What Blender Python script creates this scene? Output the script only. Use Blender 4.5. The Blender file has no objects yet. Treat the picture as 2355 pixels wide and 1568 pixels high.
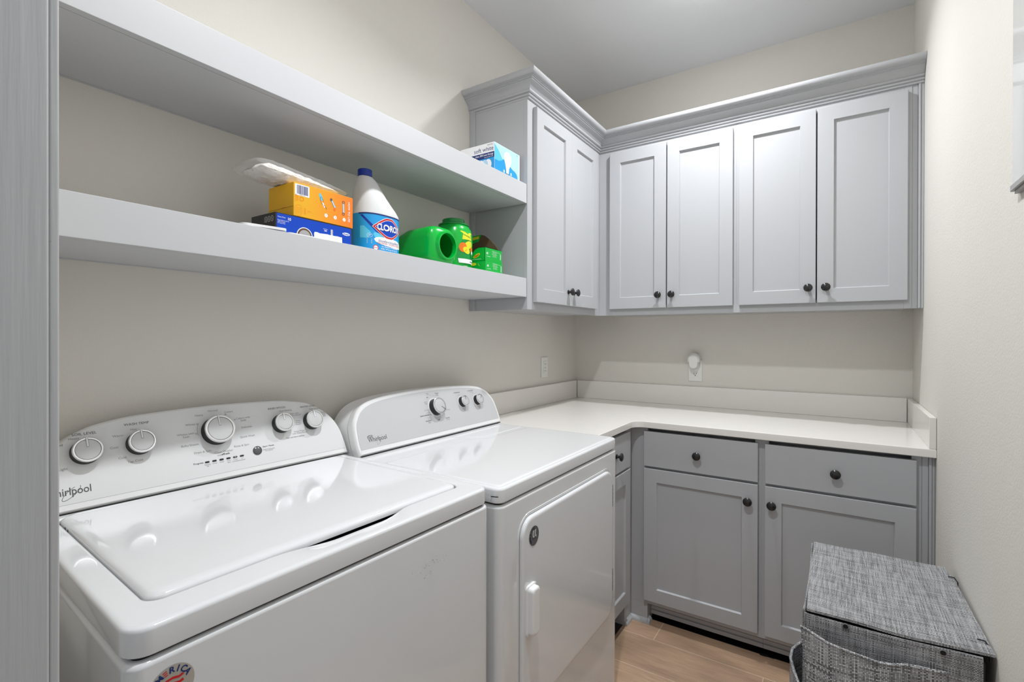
import bpy, bmesh, math, random
from mathutils import Vector, Matrix

# ---------------------------------------------------------------- camera
C = bpy.context.scene.collection
IMG_W, IMG_H = 2355, 1568
F_PX, CV, YAW, PITCH, ROLL, ZC = 1128.2069, 778.1692, .5856, -.0026, .0018, 1.2889

def ray(a, b):
    """direction in the room of the image point a px right of, b px below the principal point"""
    cr, sr = math.cos(ROLL), math.sin(ROLL)
    x = a * cr + b * sr
    y_ = -a * sr + b * cr
    x /= F_PX
    z = -y_ / F_PX
    cp, sp = math.cos(PITCH), math.sin(PITCH)
    y, z = cp - z * sp, sp + z * cp
    cy, sy = math.cos(YAW), math.sin(YAW)
    return Vector((x * cy - y * sy, x * sy + y * cy, z))

fw = ray(0, 0)
rt = (ray(100, 0) - fw).normalized()
up = (ray(0, -100) - fw).normalized()
bk = -fw.normalized()
cam_data = bpy.data.cameras.new('camera')
cam = bpy.data.objects.new('camera', cam_data)
C.objects.link(cam)
cam.matrix_world = Matrix(((rt.x, up.x, bk.x, 0), (rt.y, up.y, bk.y, 0), (rt.z, up.z, bk.z, ZC), (0, 0, 0, 1)))
cam_data.sensor_width = 36
cam_data.lens = F_PX / IMG_W * 36
cam_data.shift_y = -(IMG_H / 2 - CV) / IMG_W
cam_data.clip_start = .01
bpy.context.scene.camera = cam

# ---------------------------------------------------------------- world, lights, exposure
sc = bpy.context.scene
w = bpy.data.worlds.new('world')
sc.world = w
w.use_nodes = True
w.node_tree.nodes['Background'].inputs[0].default_value = (.80, .90, 1, 1)
w.node_tree.nodes['Background'].inputs[1].default_value = WORLD = .55
sc.view_settings.view_transform = 'Standard'
sc.view_settings.look = 'None'
sc.view_settings.gamma = 1
sc.view_settings.use_curve_mapping = False
sc.view_settings.exposure = 0.06
sc.cycles.max_bounces = 10
sc.cycles.diffuse_bounces = 6

A, B, D, H = 1.3756, .2791, 2.8008, 2.768      # left wall, right wall, back wall, ceiling
LAMPS = [(-.42, .78), (-.45, 2.05)]
for lx, ly in LAMPS:
    ld = bpy.data.lights.new('ceiling_lamp_light', 'AREA')
    ld.shape = 'DISK'
    ld.size = .075
    ld.energy = 12
    ld.color = (.945, .972, 1)
    ld.spread = math.radians(142)
    lo = bpy.data.objects.new('ceiling_lamp_light', ld)
    C.objects.link(lo)
    lo.location = (lx, ly, H - .0235)

# ---------------------------------------------------------------- materials
def mat(name, col, rough=.5, spec=.5, metal=0, bump=None, noise=None, trans=0, alpha=1, emit=None, coat=0, aniso=None):
    m = bpy.data.materials.new(name)
    m.use_nodes = True
    nt = m.node_tree
    p = nt.nodes['Principled BSDF']
    p.inputs['Base Color'].default_value = (*col, 1)
    p.inputs['Roughness'].default_value = rough
    p.inputs['Specular IOR Level'].default_value = spec
    p.inputs['Metallic'].default_value = metal
    p.inputs['Transmission Weight'].default_value = trans
    p.inputs['Alpha'].default_value = alpha
    p.inputs['Coat Weight'].default_value = coat
    if emit:
        p.inputs['Emission Color'].default_value = (*emit[0], 1)
        p.inputs['Emission Strength'].default_value = emit[1]
    tc = nt.nodes.new('ShaderNodeTexCoord')
    if noise:      # (scale, amount, stretch)
        n = nt.nodes.new('ShaderNodeTexNoise')
        n.inputs['Scale'].default_value = noise[0]
        n.inputs['Detail'].default_value = 4
        mp = nt.nodes.new('ShaderNodeMapping')
        mp.inputs['Scale'].default_value = noise[2] if len(noise) > 2 else (1, 1, 1)
        nt.links.new(tc.outputs['Object'], mp.inputs[0])
        nt.links.new(mp.outputs[0], n.inputs['Vector'])
        mx = nt.nodes.new('ShaderNodeMix')
        mx.data_type = 'RGBA'
        a = noise[1]
        mx.inputs[6].default_value = (*[c * (1 - a) for c in col], 1)
        mx.inputs[7].default_value = (*[min(1, c * (1 + a)) for c in col], 1)
        nt.links.new(n.outputs[0], mx.inputs[0])
        nt.links.new(mx.outputs[2], p.inputs['Base Color'])
    if bump:       # (scale, distance, strength, stretch)
        n = nt.nodes.new('ShaderNodeTexNoise')
        n.inputs['Scale'].default_value = bump[0]
        n.inputs['Detail'].default_value = 3
        mp = nt.nodes.new('ShaderNodeMapping')
        mp.inputs['Scale'].default_value = bump[3] if len(bump) > 3 else (1, 1, 1)
        nt.links.new(tc.outputs['Object'], mp.inputs[0])
        nt.links.new(mp.outputs[0], n.inputs['Vector'])
        b = nt.nodes.new('ShaderNodeBump')
        b.inputs['Distance'].default_value = bump[1]
        b.inputs['Strength'].default_value = bump[2]
        nt.links.new(n.outputs[0], b.inputs['Height'])
        nt.links.new(b.outputs[0], p.inputs['Normal'])
    return m

M = {}
M['wall'] = mat('greige_orange_peel', (.695, .667, .617), .75, .3, bump=(210, .0022, .35), noise=(2.5, .02))
M['ceiling'] = mat('ceiling_white', (.79, .80, .815), .85, .2, bump=(230, .002, .22))
M['cab'] = mat('cabinet_grey_paint', (.450, .457, .474), .42, .4, bump=(8, .0006, .25, (14, 14, 1)))
M['shelf'] = mat('shelf_grey_paint', (.543, .550, .567), .42, .4, bump=(30, .0006, .2))
M['jamb'] = mat('jamb_paint', (.47, .474, .482), .36, .45, bump=(5, .0022, .35, (22, 22, 1)))
M['quartz'] = mat('white_quartz', (.785, .76, .725), .16, .5, noise=(14, .02))
M['enamel'] = mat('white_enamel', (.712, .718, .728), .09, .5, coat=.3)
M['plastic'] = mat('white_plastic', (.80, .80, .80), .25, .5)
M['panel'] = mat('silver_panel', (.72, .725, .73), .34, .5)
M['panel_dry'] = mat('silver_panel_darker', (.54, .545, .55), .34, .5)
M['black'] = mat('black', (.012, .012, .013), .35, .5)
M['knob'] = mat('oil_bronze', (.012, .011, .011), .22, .6)
M['chrome'] = mat('satin_chrome', (.78, .78, .79), .22, .5, metal=.9)
M['dialface'] = mat('dial_face', (.58, .585, .59), .38, .5, metal=.2)
M['ink'] = mat('print_grey', (.10, .10, .105), .6, .2)
M['ink2'] = mat('print_light_grey', (.30, .30, .31), .6, .2)
M['gap'] = mat('gap_shade_black', (.02, .02, .02), .8, .1)  # near-black, mostly for strips standing in for the shade in gaps
M['greybtn'] = mat('button_grey', (.10, .10, .105), .25, .5)
M['white'] = mat('paper_white', (.85, .85, .86), .5, .4)
M['navy'] = mat('navy', (.01, .03, .16), .45, .4)
M['blue'] = mat('box_blue', (.002, .055, .46), .5, .25)
M['blackbox'] = mat('box_black', (.018, .018, .018), .4, .4)
M['yellow'] = mat('box_amber', (.86, .46, .01), .4, .4)
M['orange'] = mat('print_orange', (.85, .18, .01), .4, .4)
M['red'] = mat('red', (.60, .01, .015), .4, .4)
M['green'] = mat('green_plastic', (.0, .44, .045), .24, .5)
M['green2'] = mat('green_plastic_dark', (.0, .27, .045), .3, .5)
M['greenbox'] = mat('green_card', (.0, .42, .045), .4, .4)
M['lemon'] = mat('lemon_print', (.75, .72, .02), .4, .4)
M['cyan'] = mat('cyan_label', (.01, .32, .72), .3, .5)
M['cyan2'] = mat('light_cyan', (.10, .55, .80), .35, .5)
M['skyb'] = mat('sky_print', (.45, .68, .86), .4, .4)
M['bottle'] = mat('bottle_white', (.74, .74, .75), .38, .4)
M['cap'] = mat('cap_blue', (.003, .03, .32), .35, .5)
M['brown'] = mat('card_brown', (.13, .075, .045), .8, .2)
M['tan'] = mat('sticker_tan', (.42, .385, .33), .5, .4)
M['cotton'] = mat('cotton', (.80, .76, .72), .95, .1, bump=(90, .01, .9))
M['film'] = mat('clear_film', (.9, .9, .9), .08, .6, alpha=.13)
M['outlet'] = mat('outlet_white', (.78, .775, .75), .3, .5)
M['glow'] = mat('lamp_lens', (1, 1, 1), .5, emit=((.98, .99, 1), 130))
M['gloss'] = mat('glossy_white_panel', (.74, .735, .72), .08, .5, coat=.4)
M['grey'] = mat('edge_grey', (.36, .36, .35), .4, .4)
M['steel'] = mat('hinge_steel', (.30, .30, .31), .35, .5, metal=.8)

def floor_mat():
    m = bpy.data.materials.new('wood_look_tile')
    m.use_nodes = True
    nt = m.node_tree
    p = nt.nodes['Principled BSDF']
    p.inputs['Roughness'].default_value = .38
    tc = nt.nodes.new('ShaderNodeTexCoord')
    mp = nt.nodes.new('ShaderNodeMapping')
    mp.inputs['Location'].default_value = (.65 - .42, -2.075, 0)
    nt.links.new(tc.outputs['Object'], mp.inputs[0])
    br = nt.nodes.new('ShaderNodeTexBrick')
    br.offset = .35
    br.offset_frequency = 3
    br.inputs['Scale'].default_value = 1
    br.inputs['Brick Width'].default_value = 1.2
    br.inputs['Row Height'].default_value = .21
    br.inputs['Mortar Size'].default_value = .0015
    br.inputs['Mortar Smooth'].default_value = .1
    br.inputs['Color1'].default_value = (.38, .252, .165, 1)
    br.inputs['Color2'].default_value = (.45, .305, .205, 1)
    br.inputs['Mortar'].default_value = (.64, .50, .39, 1)
    nt.links.new(mp.outputs[0], br.inputs['Vector'])
    m2 = nt.nodes.new('ShaderNodeMapping')
    m2.inputs['Scale'].default_value = (9, 130, 1)
    nt.links.new(tc.outputs['Object'], m2.inputs[0])
    n = nt.nodes.new('ShaderNodeTexNoise')
    n.inputs['Scale'].default_value = 1
    n.inputs['Detail'].default_value = 5
    n.inputs['Distortion'].default_value = 1.5
    nt.links.new(m2.outputs[0], n.inputs['Vector'])
    m3 = nt.nodes.new('ShaderNodeMapping')
    m3.inputs['Scale'].default_value = (1, 3.4, 1)
    nt.links.new(tc.outputs['Object'], m3.inputs[0])
    wv = nt.nodes.new('ShaderNodeTexNoise')
    wv.inputs['Scale'].default_value = 2.2
    wv.inputs['Detail'].default_value = 2
    nt.links.new(m3.outputs[0], wv.inputs['Vector'])
    cr = nt.nodes.new('ShaderNodeMapRange')
    cr.inputs[1].default_value = .3; cr.inputs[2].default_value = .7
    cr.inputs[3].default_value = .84; cr.inputs[4].default_value = 1.12
    nt.links.new(n.outputs[0], cr.inputs[0])
    cr2 = nt.nodes.new('ShaderNodeMapRange')
    cr2.inputs[1].default_value = .35; cr2.inputs[2].default_value = .65
    cr2.inputs[3].default_value = .80; cr2.inputs[4].default_value = 1.14
    nt.links.new(wv.outputs[0], cr2.inputs[0])
    mu = nt.nodes.new('ShaderNodeMath'); mu.operation = 'MULTIPLY'
    nt.links.new(cr.outputs[0], mu.inputs[0]); nt.links.new(cr2.outputs[0], mu.inputs[1])
    vm = nt.nodes.new('ShaderNodeVectorMath'); vm.operation = 'SCALE'
    nt.links.new(br.outputs['Color'], vm.inputs[0]); nt.links.new(mu.outputs[0], vm.inputs['Scale'])
    nt.links.new(vm.outputs[0], p.inputs['Base Color'])
    return m
M['floor'] = floor_mat()

def weave_mat(name, dark, light, pitch, contrast=1.0):
    m = bpy.data.materials.new(name)
    m.use_nodes = True
    nt = m.node_tree
    N, L = nt.nodes, nt.links
    p = N['Principled BSDF']
    p.inputs['Roughness'].default_value = .8
    p.inputs['Specular IOR Level'].default_value = .25
    uv = N.new('ShaderNodeUVMap')
    sx = N.new('ShaderNodeSeparateXYZ')
    L.new(uv.outputs[0], sx.inputs[0])
    def mth(op, a, b=None):
        n = N.new('ShaderNodeMath'); n.operation = op
        for i, v in ((0, a), (1, b)):
            if v is None: continue
            if isinstance(v, (int, float)): n.inputs[i].default_value = v
            else: L.new(v, n.inputs[i])
        return n.outputs[0]
    U = mth('DIVIDE', sx.outputs[0], pitch)
    V = mth('DIVIDE', sx.outputs[1], pitch)
    fu, fv = mth('FLOOR', U), mth('FLOOR', V)
    ck = mth('MODULO', mth('ABSOLUTE', mth('ADD', fu, fv)), 2)          # 0 warp over, 1 weft over
    def thread(idx, along, seed):
        cb = N.new('ShaderNodeCombineXYZ')
        L.new(mth('MULTIPLY', idx, 3.7), cb.inputs[0]); L.new(mth('MULTIPLY', along, .035), cb.inputs[1])
        cb.inputs[2].default_value = seed
        n = N.new('ShaderNodeTexNoise'); n.inputs['Scale'].default_value = 1; n.inputs['Detail'].default_value = 2
        L.new(cb.outputs[0], n.inputs['Vector'])
        mr = N.new('ShaderNodeMapRange')
        mr.inputs[1].default_value = .36; mr.inputs[2].default_value = .64
        L.new(n.outputs[0], mr.inputs[0])
        return mr.outputs[0]
    tu, tv = thread(fu, V, 1.3), thread(fv, U, 7.7)
    mx = N.new('ShaderNodeMix'); mx.data_type = 'FLOAT'
    L.new(ck, mx.inputs[0]); L.new(tu, mx.inputs[2]); L.new(tv, mx.inputs[3])
    cm = N.new('ShaderNodeMix'); cm.data_type = 'RGBA'
    cm.inputs[6].default_value = (*dark, 1); cm.inputs[7].default_value = (*light, 1)
    L.new(mx.outputs[0], cm.inputs[0])
    hu = mth('ABSOLUTE', mth('SINE', mth('MULTIPLY', U, math.pi)))
    hv = mth('ABSOLUTE', mth('SINE', mth('MULTIPLY', V, math.pi)))
    hx = N.new('ShaderNodeMix'); hx.data_type = 'FLOAT'
    L.new(ck, hx.inputs[0]); L.new(hu, hx.inputs[2]); L.new(hv, hx.inputs[3])
    g = N.new('ShaderNodeMapRange')
    g.inputs[1].default_value = .05; g.inputs[2].default_value = .40; g.inputs[3].default_value = .35
    L.new(mth('MULTIPLY', hu, hv), g.inputs[0])
    vm = N.new('ShaderNodeVectorMath'); vm.operation = 'SCALE'
    L.new(cm.outputs[2], vm.inputs[0]); L.new(g.outputs[0], vm.inputs['Scale'])
    L.new(vm.outputs[0], p.inputs['Base Color'])
    b = N.new('ShaderNodeBump'); b.inputs['Distance'].default_value = .001; b.inputs['Strength'].default_value = .7
    L.new(mth('MULTIPLY', hu, hv), b.inputs['Height'])
    L.new(b.outputs[0], p.inputs['Normal'])
    return m
M['weave'] = weave_mat('grey_woven_fabric', (.17, .17, .175), (.56, .56, .565), .0026)
M['weave2'] = weave_mat('coarse_woven_fabric', (.13, .13, .135), (.62, .62, .63), .0034)

# ---------------------------------------------------------------- mesh helpers
class G:
    """collects geometry, links it as ONE mesh object"""
    def __init__(s):
        s.v, s.f, s.m, s.mats = [], [], [], []
    def mi(s, k):
        if k not in s.mats: s.mats.append(k)
        return s.mats.index(k)
    def add(s, vs, fs, k):
        o = len(s.v); i = s.mi(k)
        s.v += [tuple(v) for v in vs]
        for f in fs:
            s.f.append([a + o for a in f]); s.m.append(i)
        return s
    def box(s, x0, x1, y0, y1, z0, z1, k, r=0, seg=2):
        if r <= 0:
            vs = [(x, y, z) for z in (z0, z1) for y in (y0, y1) for x in (x0, x1)]
            return s.add(vs, [(0, 2, 3, 1), (4, 5, 7, 6), (0, 1, 5, 4), (2, 6, 7, 3), (0, 4, 6, 2), (1, 3, 7, 5)], k)
        bm = bmesh.new()
        bmesh.ops.create_cube(bm, size=1)
        for v in bm.verts:
            v.co = ((x0 + x1) / 2 + v.co.x * (x1 - x0), (y0 + y1) / 2 + v.co.y * (y1 - y0), (z0 + z1) / 2 + v.co.z * (z1 - z0))
        bmesh.ops.bevel(bm, geom=bm.edges[:], offset=r, segments=seg, affect='EDGES', profile=.5)
        bm.verts.index_update()
        s.add([v.co[:] for v in bm.verts], [[v.index for v in f.verts] for f in bm.faces], k)
        bm.free()
        return s
    def loft(s, loops, k, c0=True, c1=True, flip=False):
        n = len(loops[0]); vs = [p for l in loops for p in l]; fs = []
        for j in range(len(loops) - 1):
            for i in range(n):
                a, b = j * n + i, j * n + (i + 1) % n
                fs.append((a, b, b + n, a + n))
        if c0: fs.append(tuple(reversed(range(n))))
        if c1: fs.append(tuple((len(loops) - 1) * n + i for i in range(n)))
        if flip: fs = [tuple(reversed(f)) for f in fs]
        return s.add(vs, fs, k)
    def lathe(s, prof, k, org=(0, 0, 0), ax=(0, 0, 1), n=40, c0=True, c1=True):
        ax = Vector(ax).normalized(); org = Vector(org)
        t = Vector((1, 0, 0)) if abs(ax.x) < .9 else Vector((0, 1, 0))
        a = ax.cross(t).normalized(); b = ax.cross(a)
        loops = [[org + ax * z + (a * math.cos(q) + b * math.sin(q)) * r for q in [2 * math.pi * i / n for i in range(n)]] for r, z in prof]
        return s.loft(loops, k, c0, c1)
    def tube(s, path, r, k, n=8):
        path = [Vector(p) for p in path]; loops = []
        prev = None
        for i, p in enumerate(path):
            d = (path[min(i + 1, len(path) - 1)] - path[max(i - 1, 0)]).normalized()
            t = Vector((0, 0, 1)) if abs(d.z) < .9 else Vector((1, 0, 0))
            a = d.cross(t).normalized(); b = d.cross(a)
            loops.append([p + (a * math.cos(q) + b * math.sin(q)) * r for q in [2 * math.pi * j / n for j in range(n)]])
        return s.loft(loops, k)
    def prism(s, poly, fn, t0, t1, k):
        """poly in 2D, fn(a, b, t) -> 3D"""
        return s.loft([[fn(a, b, t0) for a, b in poly], [fn(a, b, t1) for a, b in poly]], k)
    def flat(s, poly, fn, k, t=.0003):
        return s.add([fn(a, b, t) for a, b in poly], [tuple(range(len(poly)))], k)
    def disc(s, ca, cb, ra, rb, fn, k, t=.0003, n=28, a0=0, a1=2 * math.pi):
        return s.flat([(ca + ra * math.cos(a0 + (a1 - a0) * i / n), cb + rb * math.sin(a0 + (a1 - a0) * i / n)) for i in range(n)], fn, k, t)
    def stroke(s, pts, wd, fn, k, t=.0003):
        """a drawn line of width wd"""
        pts = [Vector(p) for p in pts]; Lf, Rt = [], []
        for i, p in enumerate(pts):
            d = (pts[min(i + 1, len(pts) - 1)] - pts[max(i - 1, 0)])
            d = d.normalized() if d.length else Vector((1, 0))
            nn = Vector((-d.y, d.x)) * wd / 2
            Lf.append(p + nn); Rt.append(p - nn)
        for i in range(len(pts) - 1):
            s.flat([Rt[i], Rt[i + 1], Lf[i + 1], Lf[i]], fn, k, t)
        return s
    def text(s, txt, a, b, size, fn, k, t=.0003, align='CENTER', rot=0, sx=1, bold=0, shear=0):
        cu = bpy.data.curves.new('t', 'FONT')
        cu.body = txt; cu.size = size; cu.align_x = align; cu.align_y = 'CENTER'
        cu.resolution_u = 3; cu.offset = bold * size; cu.shear = shear
        ob = bpy.data.objects.new('t', cu)
        C.objects.link(ob)
        dg = bpy.context.evaluated_depsgraph_get(); dg.update()
        me = ob.evaluated_get(dg).to_mesh()
        cr, sr = math.cos(rot), math.sin(rot)
        vs = []
        for v in me.vertices:
            x, y = v.co.x * sx, v.co.y
            vs.append(fn(a + x * cr - y * sr, b + x * sr + y * cr, t))
        s.add(vs, [tuple(p.vertices) for p in me.polygons], k)
        bpy.data.objects.remove(ob, do_unlink=True); bpy.data.curves.remove(cu)
        return s
    def build(s, name, parent=None, label=None, ang=35, loc=(0, 0, 0)):
        me = bpy.data.meshes.new(name)
        me.from_pydata(s.v, [], s.f)
        for k in s.mats: me.materials.append(M[k])
        me.polygons.foreach_set('material_index', s.m)
        me.polygons.foreach_set('use_smooth', [True] * len(s.f))
        me.update()
        me.set_sharp_from_angle(angle=math.radians(ang))
        uv = me.uv_layers.new(name='UVMap')
        for p in me.polygons:
            n = p.normal; ax = max(range(3), key=lambda i: abs(n[i]))
            for li in p.loop_indices:
                c = me.vertices[me.loops[li].vertex_index].co
                uv.data[li].uv = (c.y, c.z) if ax == 0 else (c.x, c.z) if ax == 1 else (c.x, c.y)
        o = bpy.data.objects.new(name, me)
        C.objects.link(o); o.location = loc
        wn = o.modifiers.new('weighted_normals', 'WEIGHTED_NORMAL'); wn.mode = 'FACE_AREA'; wn.keep_sharp = True
        if parent: o.parent = parent
        if label: o['label'] = label
        return o

def rrect(x0, x1, y0, y1, r, n=6):
    out = []
    for cx, cy, a in ((x1 - r, y1 - r, 0), (x0 + r, y1 - r, 90), (x0 + r, y0 + r, 180), (x1 - r, y0 + r, 270)):
        for i in range(n + 1):
            q = math.radians(a + 90 * i / n)
            out.append((cx + r * math.cos(q), cy + r * math.sin(q)))
    return out

def thing(name, label, cat, loc=(0, 0, 0), rotz=0, group=None):
    o = bpy.data.objects.new(name, None)
    C.objects.link(o)
    o.empty_display_size = .05
    o.location = loc; o.rotation_euler = (0, 0, rotz)
    o['label'] = label; o['category'] = cat
    if group: o['group'] = group
    return o

def tag(o, label, cat, group=None):
    o['label'] = label; o['category'] = cat
    if group: o['group'] = group
    return o

def struct(name, g, label=None):
    o = g.build(name)
    o['kind'] = 'structure'
    if label: o['label'] = label
    return o
PI = math.pi

# ---------------------------------------------------------------- room shell
YF0, YF1, XJ = .03, .152, -.66          # front wall (with the doorway the camera looks through) and its left jamb
HY = -1.3                               # the hall the camera stands in
struct('floor', G().box(-2.6, 1.2, HY, D + .1, -.05, 0, 'floor'))
struct('ceiling', G().box(-2.6, 1.2, HY, D + .1, H, H + .05, 'ceiling'))
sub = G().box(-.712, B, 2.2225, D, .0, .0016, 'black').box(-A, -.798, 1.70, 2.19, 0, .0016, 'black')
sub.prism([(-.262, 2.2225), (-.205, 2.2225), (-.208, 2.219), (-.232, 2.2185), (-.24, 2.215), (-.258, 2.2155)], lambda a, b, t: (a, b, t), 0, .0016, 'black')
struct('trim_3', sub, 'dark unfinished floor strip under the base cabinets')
struct('wall_left', G().box(-A - .1, -A, YF1, D + .1, 0, H, 'wall'))
struct('wall_back', G().box(-A, B, D, D + .1, 0, H, 'wall'))
struct('wall_right', G().box(B, B + .1, YF1 - .3, D + .1, 0, H, 'wall'))
g = G().box(-2.6, XJ - .02, YF0, YF1 - .012, 0, H, 'wall').box(XJ - .02, B, YF0, YF1 - .012, 2.13, H, 'wall')
struct('wall_front', g)
# jamb + stop + casing on the left of the doorway
g = G()
g.box(XJ - .02, XJ, YF0 - .01, .1540, 0, 2.11, 'jamb', .0026, 4)
g.box(XJ - .075, XJ - .0028, .1541, .1625, 0, 2.16, 'jamb', .0022, 4)
struct('trim_1', g, 'grey painted door jamb and casing edge at the left of the picture')
# hairline cracks of the caulk between jamb and casing
g = G()
rnd = random.Random(3)
fnj = lambda a, b, t: (XJ - .0035 + t, a, b)
for i in range(9):
    z = .72 + i * .16 + rnd.random() * .08
    g.stroke([(.155, z), (.1565, z + .002), (.158, z + .001), (.1595, z + .003)], .0007, fnj, 'grey', .0006)
    g.stroke([(.1556 + rnd.random() * .003, z + j * .012) for j in range(5)], .0006, fnj, 'grey', .0006)
cr = g.build('trim_2'); cr['kind'] = 'structure'
# ---------------------------------------------------------------- ceiling lamps
for i, (lx, ly) in enumerate(LAMPS):
    t = thing('ceiling_lamp', ('round white flush ceiling lamp above the washer, out of view overhead', 'round white flush ceiling lamp nearer the back cabinets')[i], 'lamp', (lx, ly, H))
    G().lathe([(.085, 0), (.085, -.004), (.08, -.007), (.052, -.008), (.049, -.005), (.049, -.0)], 'plastic', n=48).build('trim_ring', t)
    G().lathe([(.048, -.002), (.048, -.019), (.045, -.022)], 'glow', n=48).build('lamp_lens', t)

# ---------------------------------------------------------------- cabinet parts
def knob(parent, x, y, z, name='knob'):
    """mushroom knob standing out of the plane y, towards -y"""
    g = G().lathe([(.0105, 0), (.0105, .002), (.0065, .004), (.0055, .012), (.0075, .0165), (.0155, .0185), (.0172, .0215), (.0168, .0245), (.0125, .0275), (.006, .0288), (.001, .029)],
                  'knob', (0, 0, 0), (0, -1, 0), 32)
    return g.build(name, parent, ang=50, loc=(x, y, z))

def shaker(parent, x0, x1, z0, z1, y, name='door', rail=.058, th=.02, k='cab', kn=None, panel=True, railr=None):
    """door whose back is at y, facing -y"""
    rect = lambda i, yy, j=0: [(x0 + i, yy, z0 + i), (x1 - i, yy, z0 + i), (x1 - i, yy, z1 - i), (x0 + i, yy, z1 - i)]
    f = y - th
    def rr(i, yy):
        l = rail + i; r2 = (railr or rail) + i
        return [(x0 + l, yy, z0 + rail + i), (x1 - r2, yy, z0 + rail + i), (x1 - r2, yy, z1 - rail - i), (x0 + l, yy, z1 - rail - i)]
    loops = [rect(0, y - .0005), rect(0, f + .0015), rect(.0015, f)]
    if panel: loops += [rr(0, f), rr(.0035, f + .009)]
    o = G().loft(loops, k).build(name, parent, ang=25)
    if kn: knob(o, kn[0], f, kn[1])
    return o

ZB, ZT = 1.405, 2.30
def upper(label, loc, rotz, wd, depth, doors, extra=None):
    t = thing('wall_cabinet', label, 'cabinet', loc, rotz, 'grey wall cabinets')
    G().box(.0005, wd - .0005, .02, depth, .006, ZT - ZB, 'cab').build('carcass', t)
    xs = [d[0] for d in doors] + [doors[-1][1]]
    g = G()                                                       # face frame
    a, b = doors[0][0] + .012, doors[-1][1] - .012
    g.box(0, a, 0, .02, 0, ZT - ZB, 'cab', .0008, 1).box(b, wd, 0, .02, 0, ZT - ZB, 'cab', .0008, 1)
    g.box(a, b, 0, .02, 0, .045, 'cab').box(a, b, 0, .02, 2.247 - ZB, ZT - ZB, 'cab')
    g.build('face_frame', t)
    for x0, x1, kx, rr in doors:
        shaker(t, x0, x1, 1.4375 - ZB, 2.2595 - ZB, 0, kn=(kx, 1.501 - ZB), railr=rr)
    return t

U, V, YL = 1.0735, 2.47, 1.737
# left wall cabinet (local x runs to the back wall, local y to the left wall)
t = upper('grey two-door wall cabinet on the left wall at the end of the open shelves', (-U, YL, ZB), PI / 2, V - YL + .0, A - U - .001,
          [(1.778 - YL, 2.1013 - YL, 2.068 - YL, .062), (2.1017 - YL, 2.405 - YL, 2.128 - YL, .058)])
# side panel seen beside the shelves with its scribe mouldings
G().box(-.004, -.0002, .0, A - U - .001, 0, ZT - ZB, 'cab').build('side_panel', t)
g = G()
for d0, d1, th in ((A - U - .030, A - U - .001, .0065), (A - U - .022, A - U - .012, .0085)):
    g.box(-.004 - th, -.004, d0, d1, 0, ZT - ZB, 'cab', .001, 2)
g.box(-.0055, -.004, 0, .018, 0, ZT - ZB, 'cab', .0006, 1)
g.build('scribe_molding', t)
upper('grey double-door wall cabinet on the back wall in the corner', (-U + .0, V, ZB), 0, U - .391, D - V - .001,
      [(-1.007 + U, -.711 + U, -.745 + U, None), (-.705 + U, -.404 + U, -.679 + U, None)])
t = upper('grey double-door wall cabinet on the back wall touching the right wall', (-.391, V, ZB), 0, .391 + .2425, D - V - .001,
      [(-.378 + .391, -.0775 + .391, -.1045 + .391, None), (-.0725 + .391, .2285 + .391, -.041 + .391, None)])
g = G()
g.box(.6335, .6515, .002, .03, 0, ZT - ZB, 'cab', .001, 1).box(.652, .6595, -.004, .03, 0, ZT - ZB, 'cab', .0015, 2).box(.660, .6695, -.001, .03, 0, ZT - ZB, 'cab', .0015, 2)
g.build('filler_strip', t)

# crown moulding swept around the three cabinets
prof = [(0, 2.279), (.004, 2.279), (.0065, 2.2805), (.0075, 2.284), (.0065, 2.2865), (.0065, 2.2885), (.0115, 2.2895), (.0135, 2.2925), (.0135, 2.2955), (.0115, 2.298), (.0115, 2.2995), (.0175, 2.3005), (.0205, 2.3035), (.021, 2.307), (.019, 2.3105), (.019, 2.3125),
        (.0225, 2.317), (.028, 2.3235), (.035, 2.329), (.0435, 2.3335), (.0435, 2.3375), (.0485, 2.3385), (.0485, 2.3425), (.0535, 2.3435), (.0535, 2.3465), (.0585, 2.3475), (.0630, 2.3505), (.0665, 2.3555), (.0685, 2.362), (.0675, 2.3685), (.062, 2.372), (0, 2.372)]
def crownpath(o):
    return [(-A + .001, YL - o), (-U + o, YL - o), (-U + o, V - o), (B - .001, V - o)]
pts = [[(x, y, z) for x, y in crownpath(o)] for o, z in prof]
g = G()
vs = [p for l in pts for p in l]; n = len(prof); fs = []
for j in range(n):
    for i in range(3):
        a, b = j * 4 + i, ((j + 1) % n) * 4 + i
        fs.append((a, a + 1, b + 1, b))
fs += [tuple(j * 4 for j in range(n)), tuple(reversed([j * 4 + 3 for j in range(n)]))]
g.add(vs, fs, 'cab')
tag(g.build('crown_molding', ang=28), 'grey crown moulding running along the tops of the wall cabinets', 'molding')

# ---------------------------------------------------------------- open shelves on the left wall
for zt_, zb_, lab in ((1.9226, 1.8432, 'upper thick grey floating shelf on the left wall, bulb box on it'),
                      (1.5334, 1.4556, 'lower thick grey floating shelf holding detergents and boxes')):
    t = thing('floating_shelf', lab, 'shelf', (-U, YF1, zb_), PI / 2, 'thick grey shelves on the left wall')
    wd = YL - .0105 - YF1
    h = zt_ - zb_
    G().box(0, wd, .019, A - U - .001, 0, h, 'shelf').build('shelf_board', t)
    G().box(0, wd, 0, .0188, 0, h, 'shelf', .0012, 2).build('fascia', t)
    G().box(0, wd - .03, A - U - .004, A - U - .001, -.0018, -.0002, 'shelf').build('scribe_strip', t)

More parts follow.
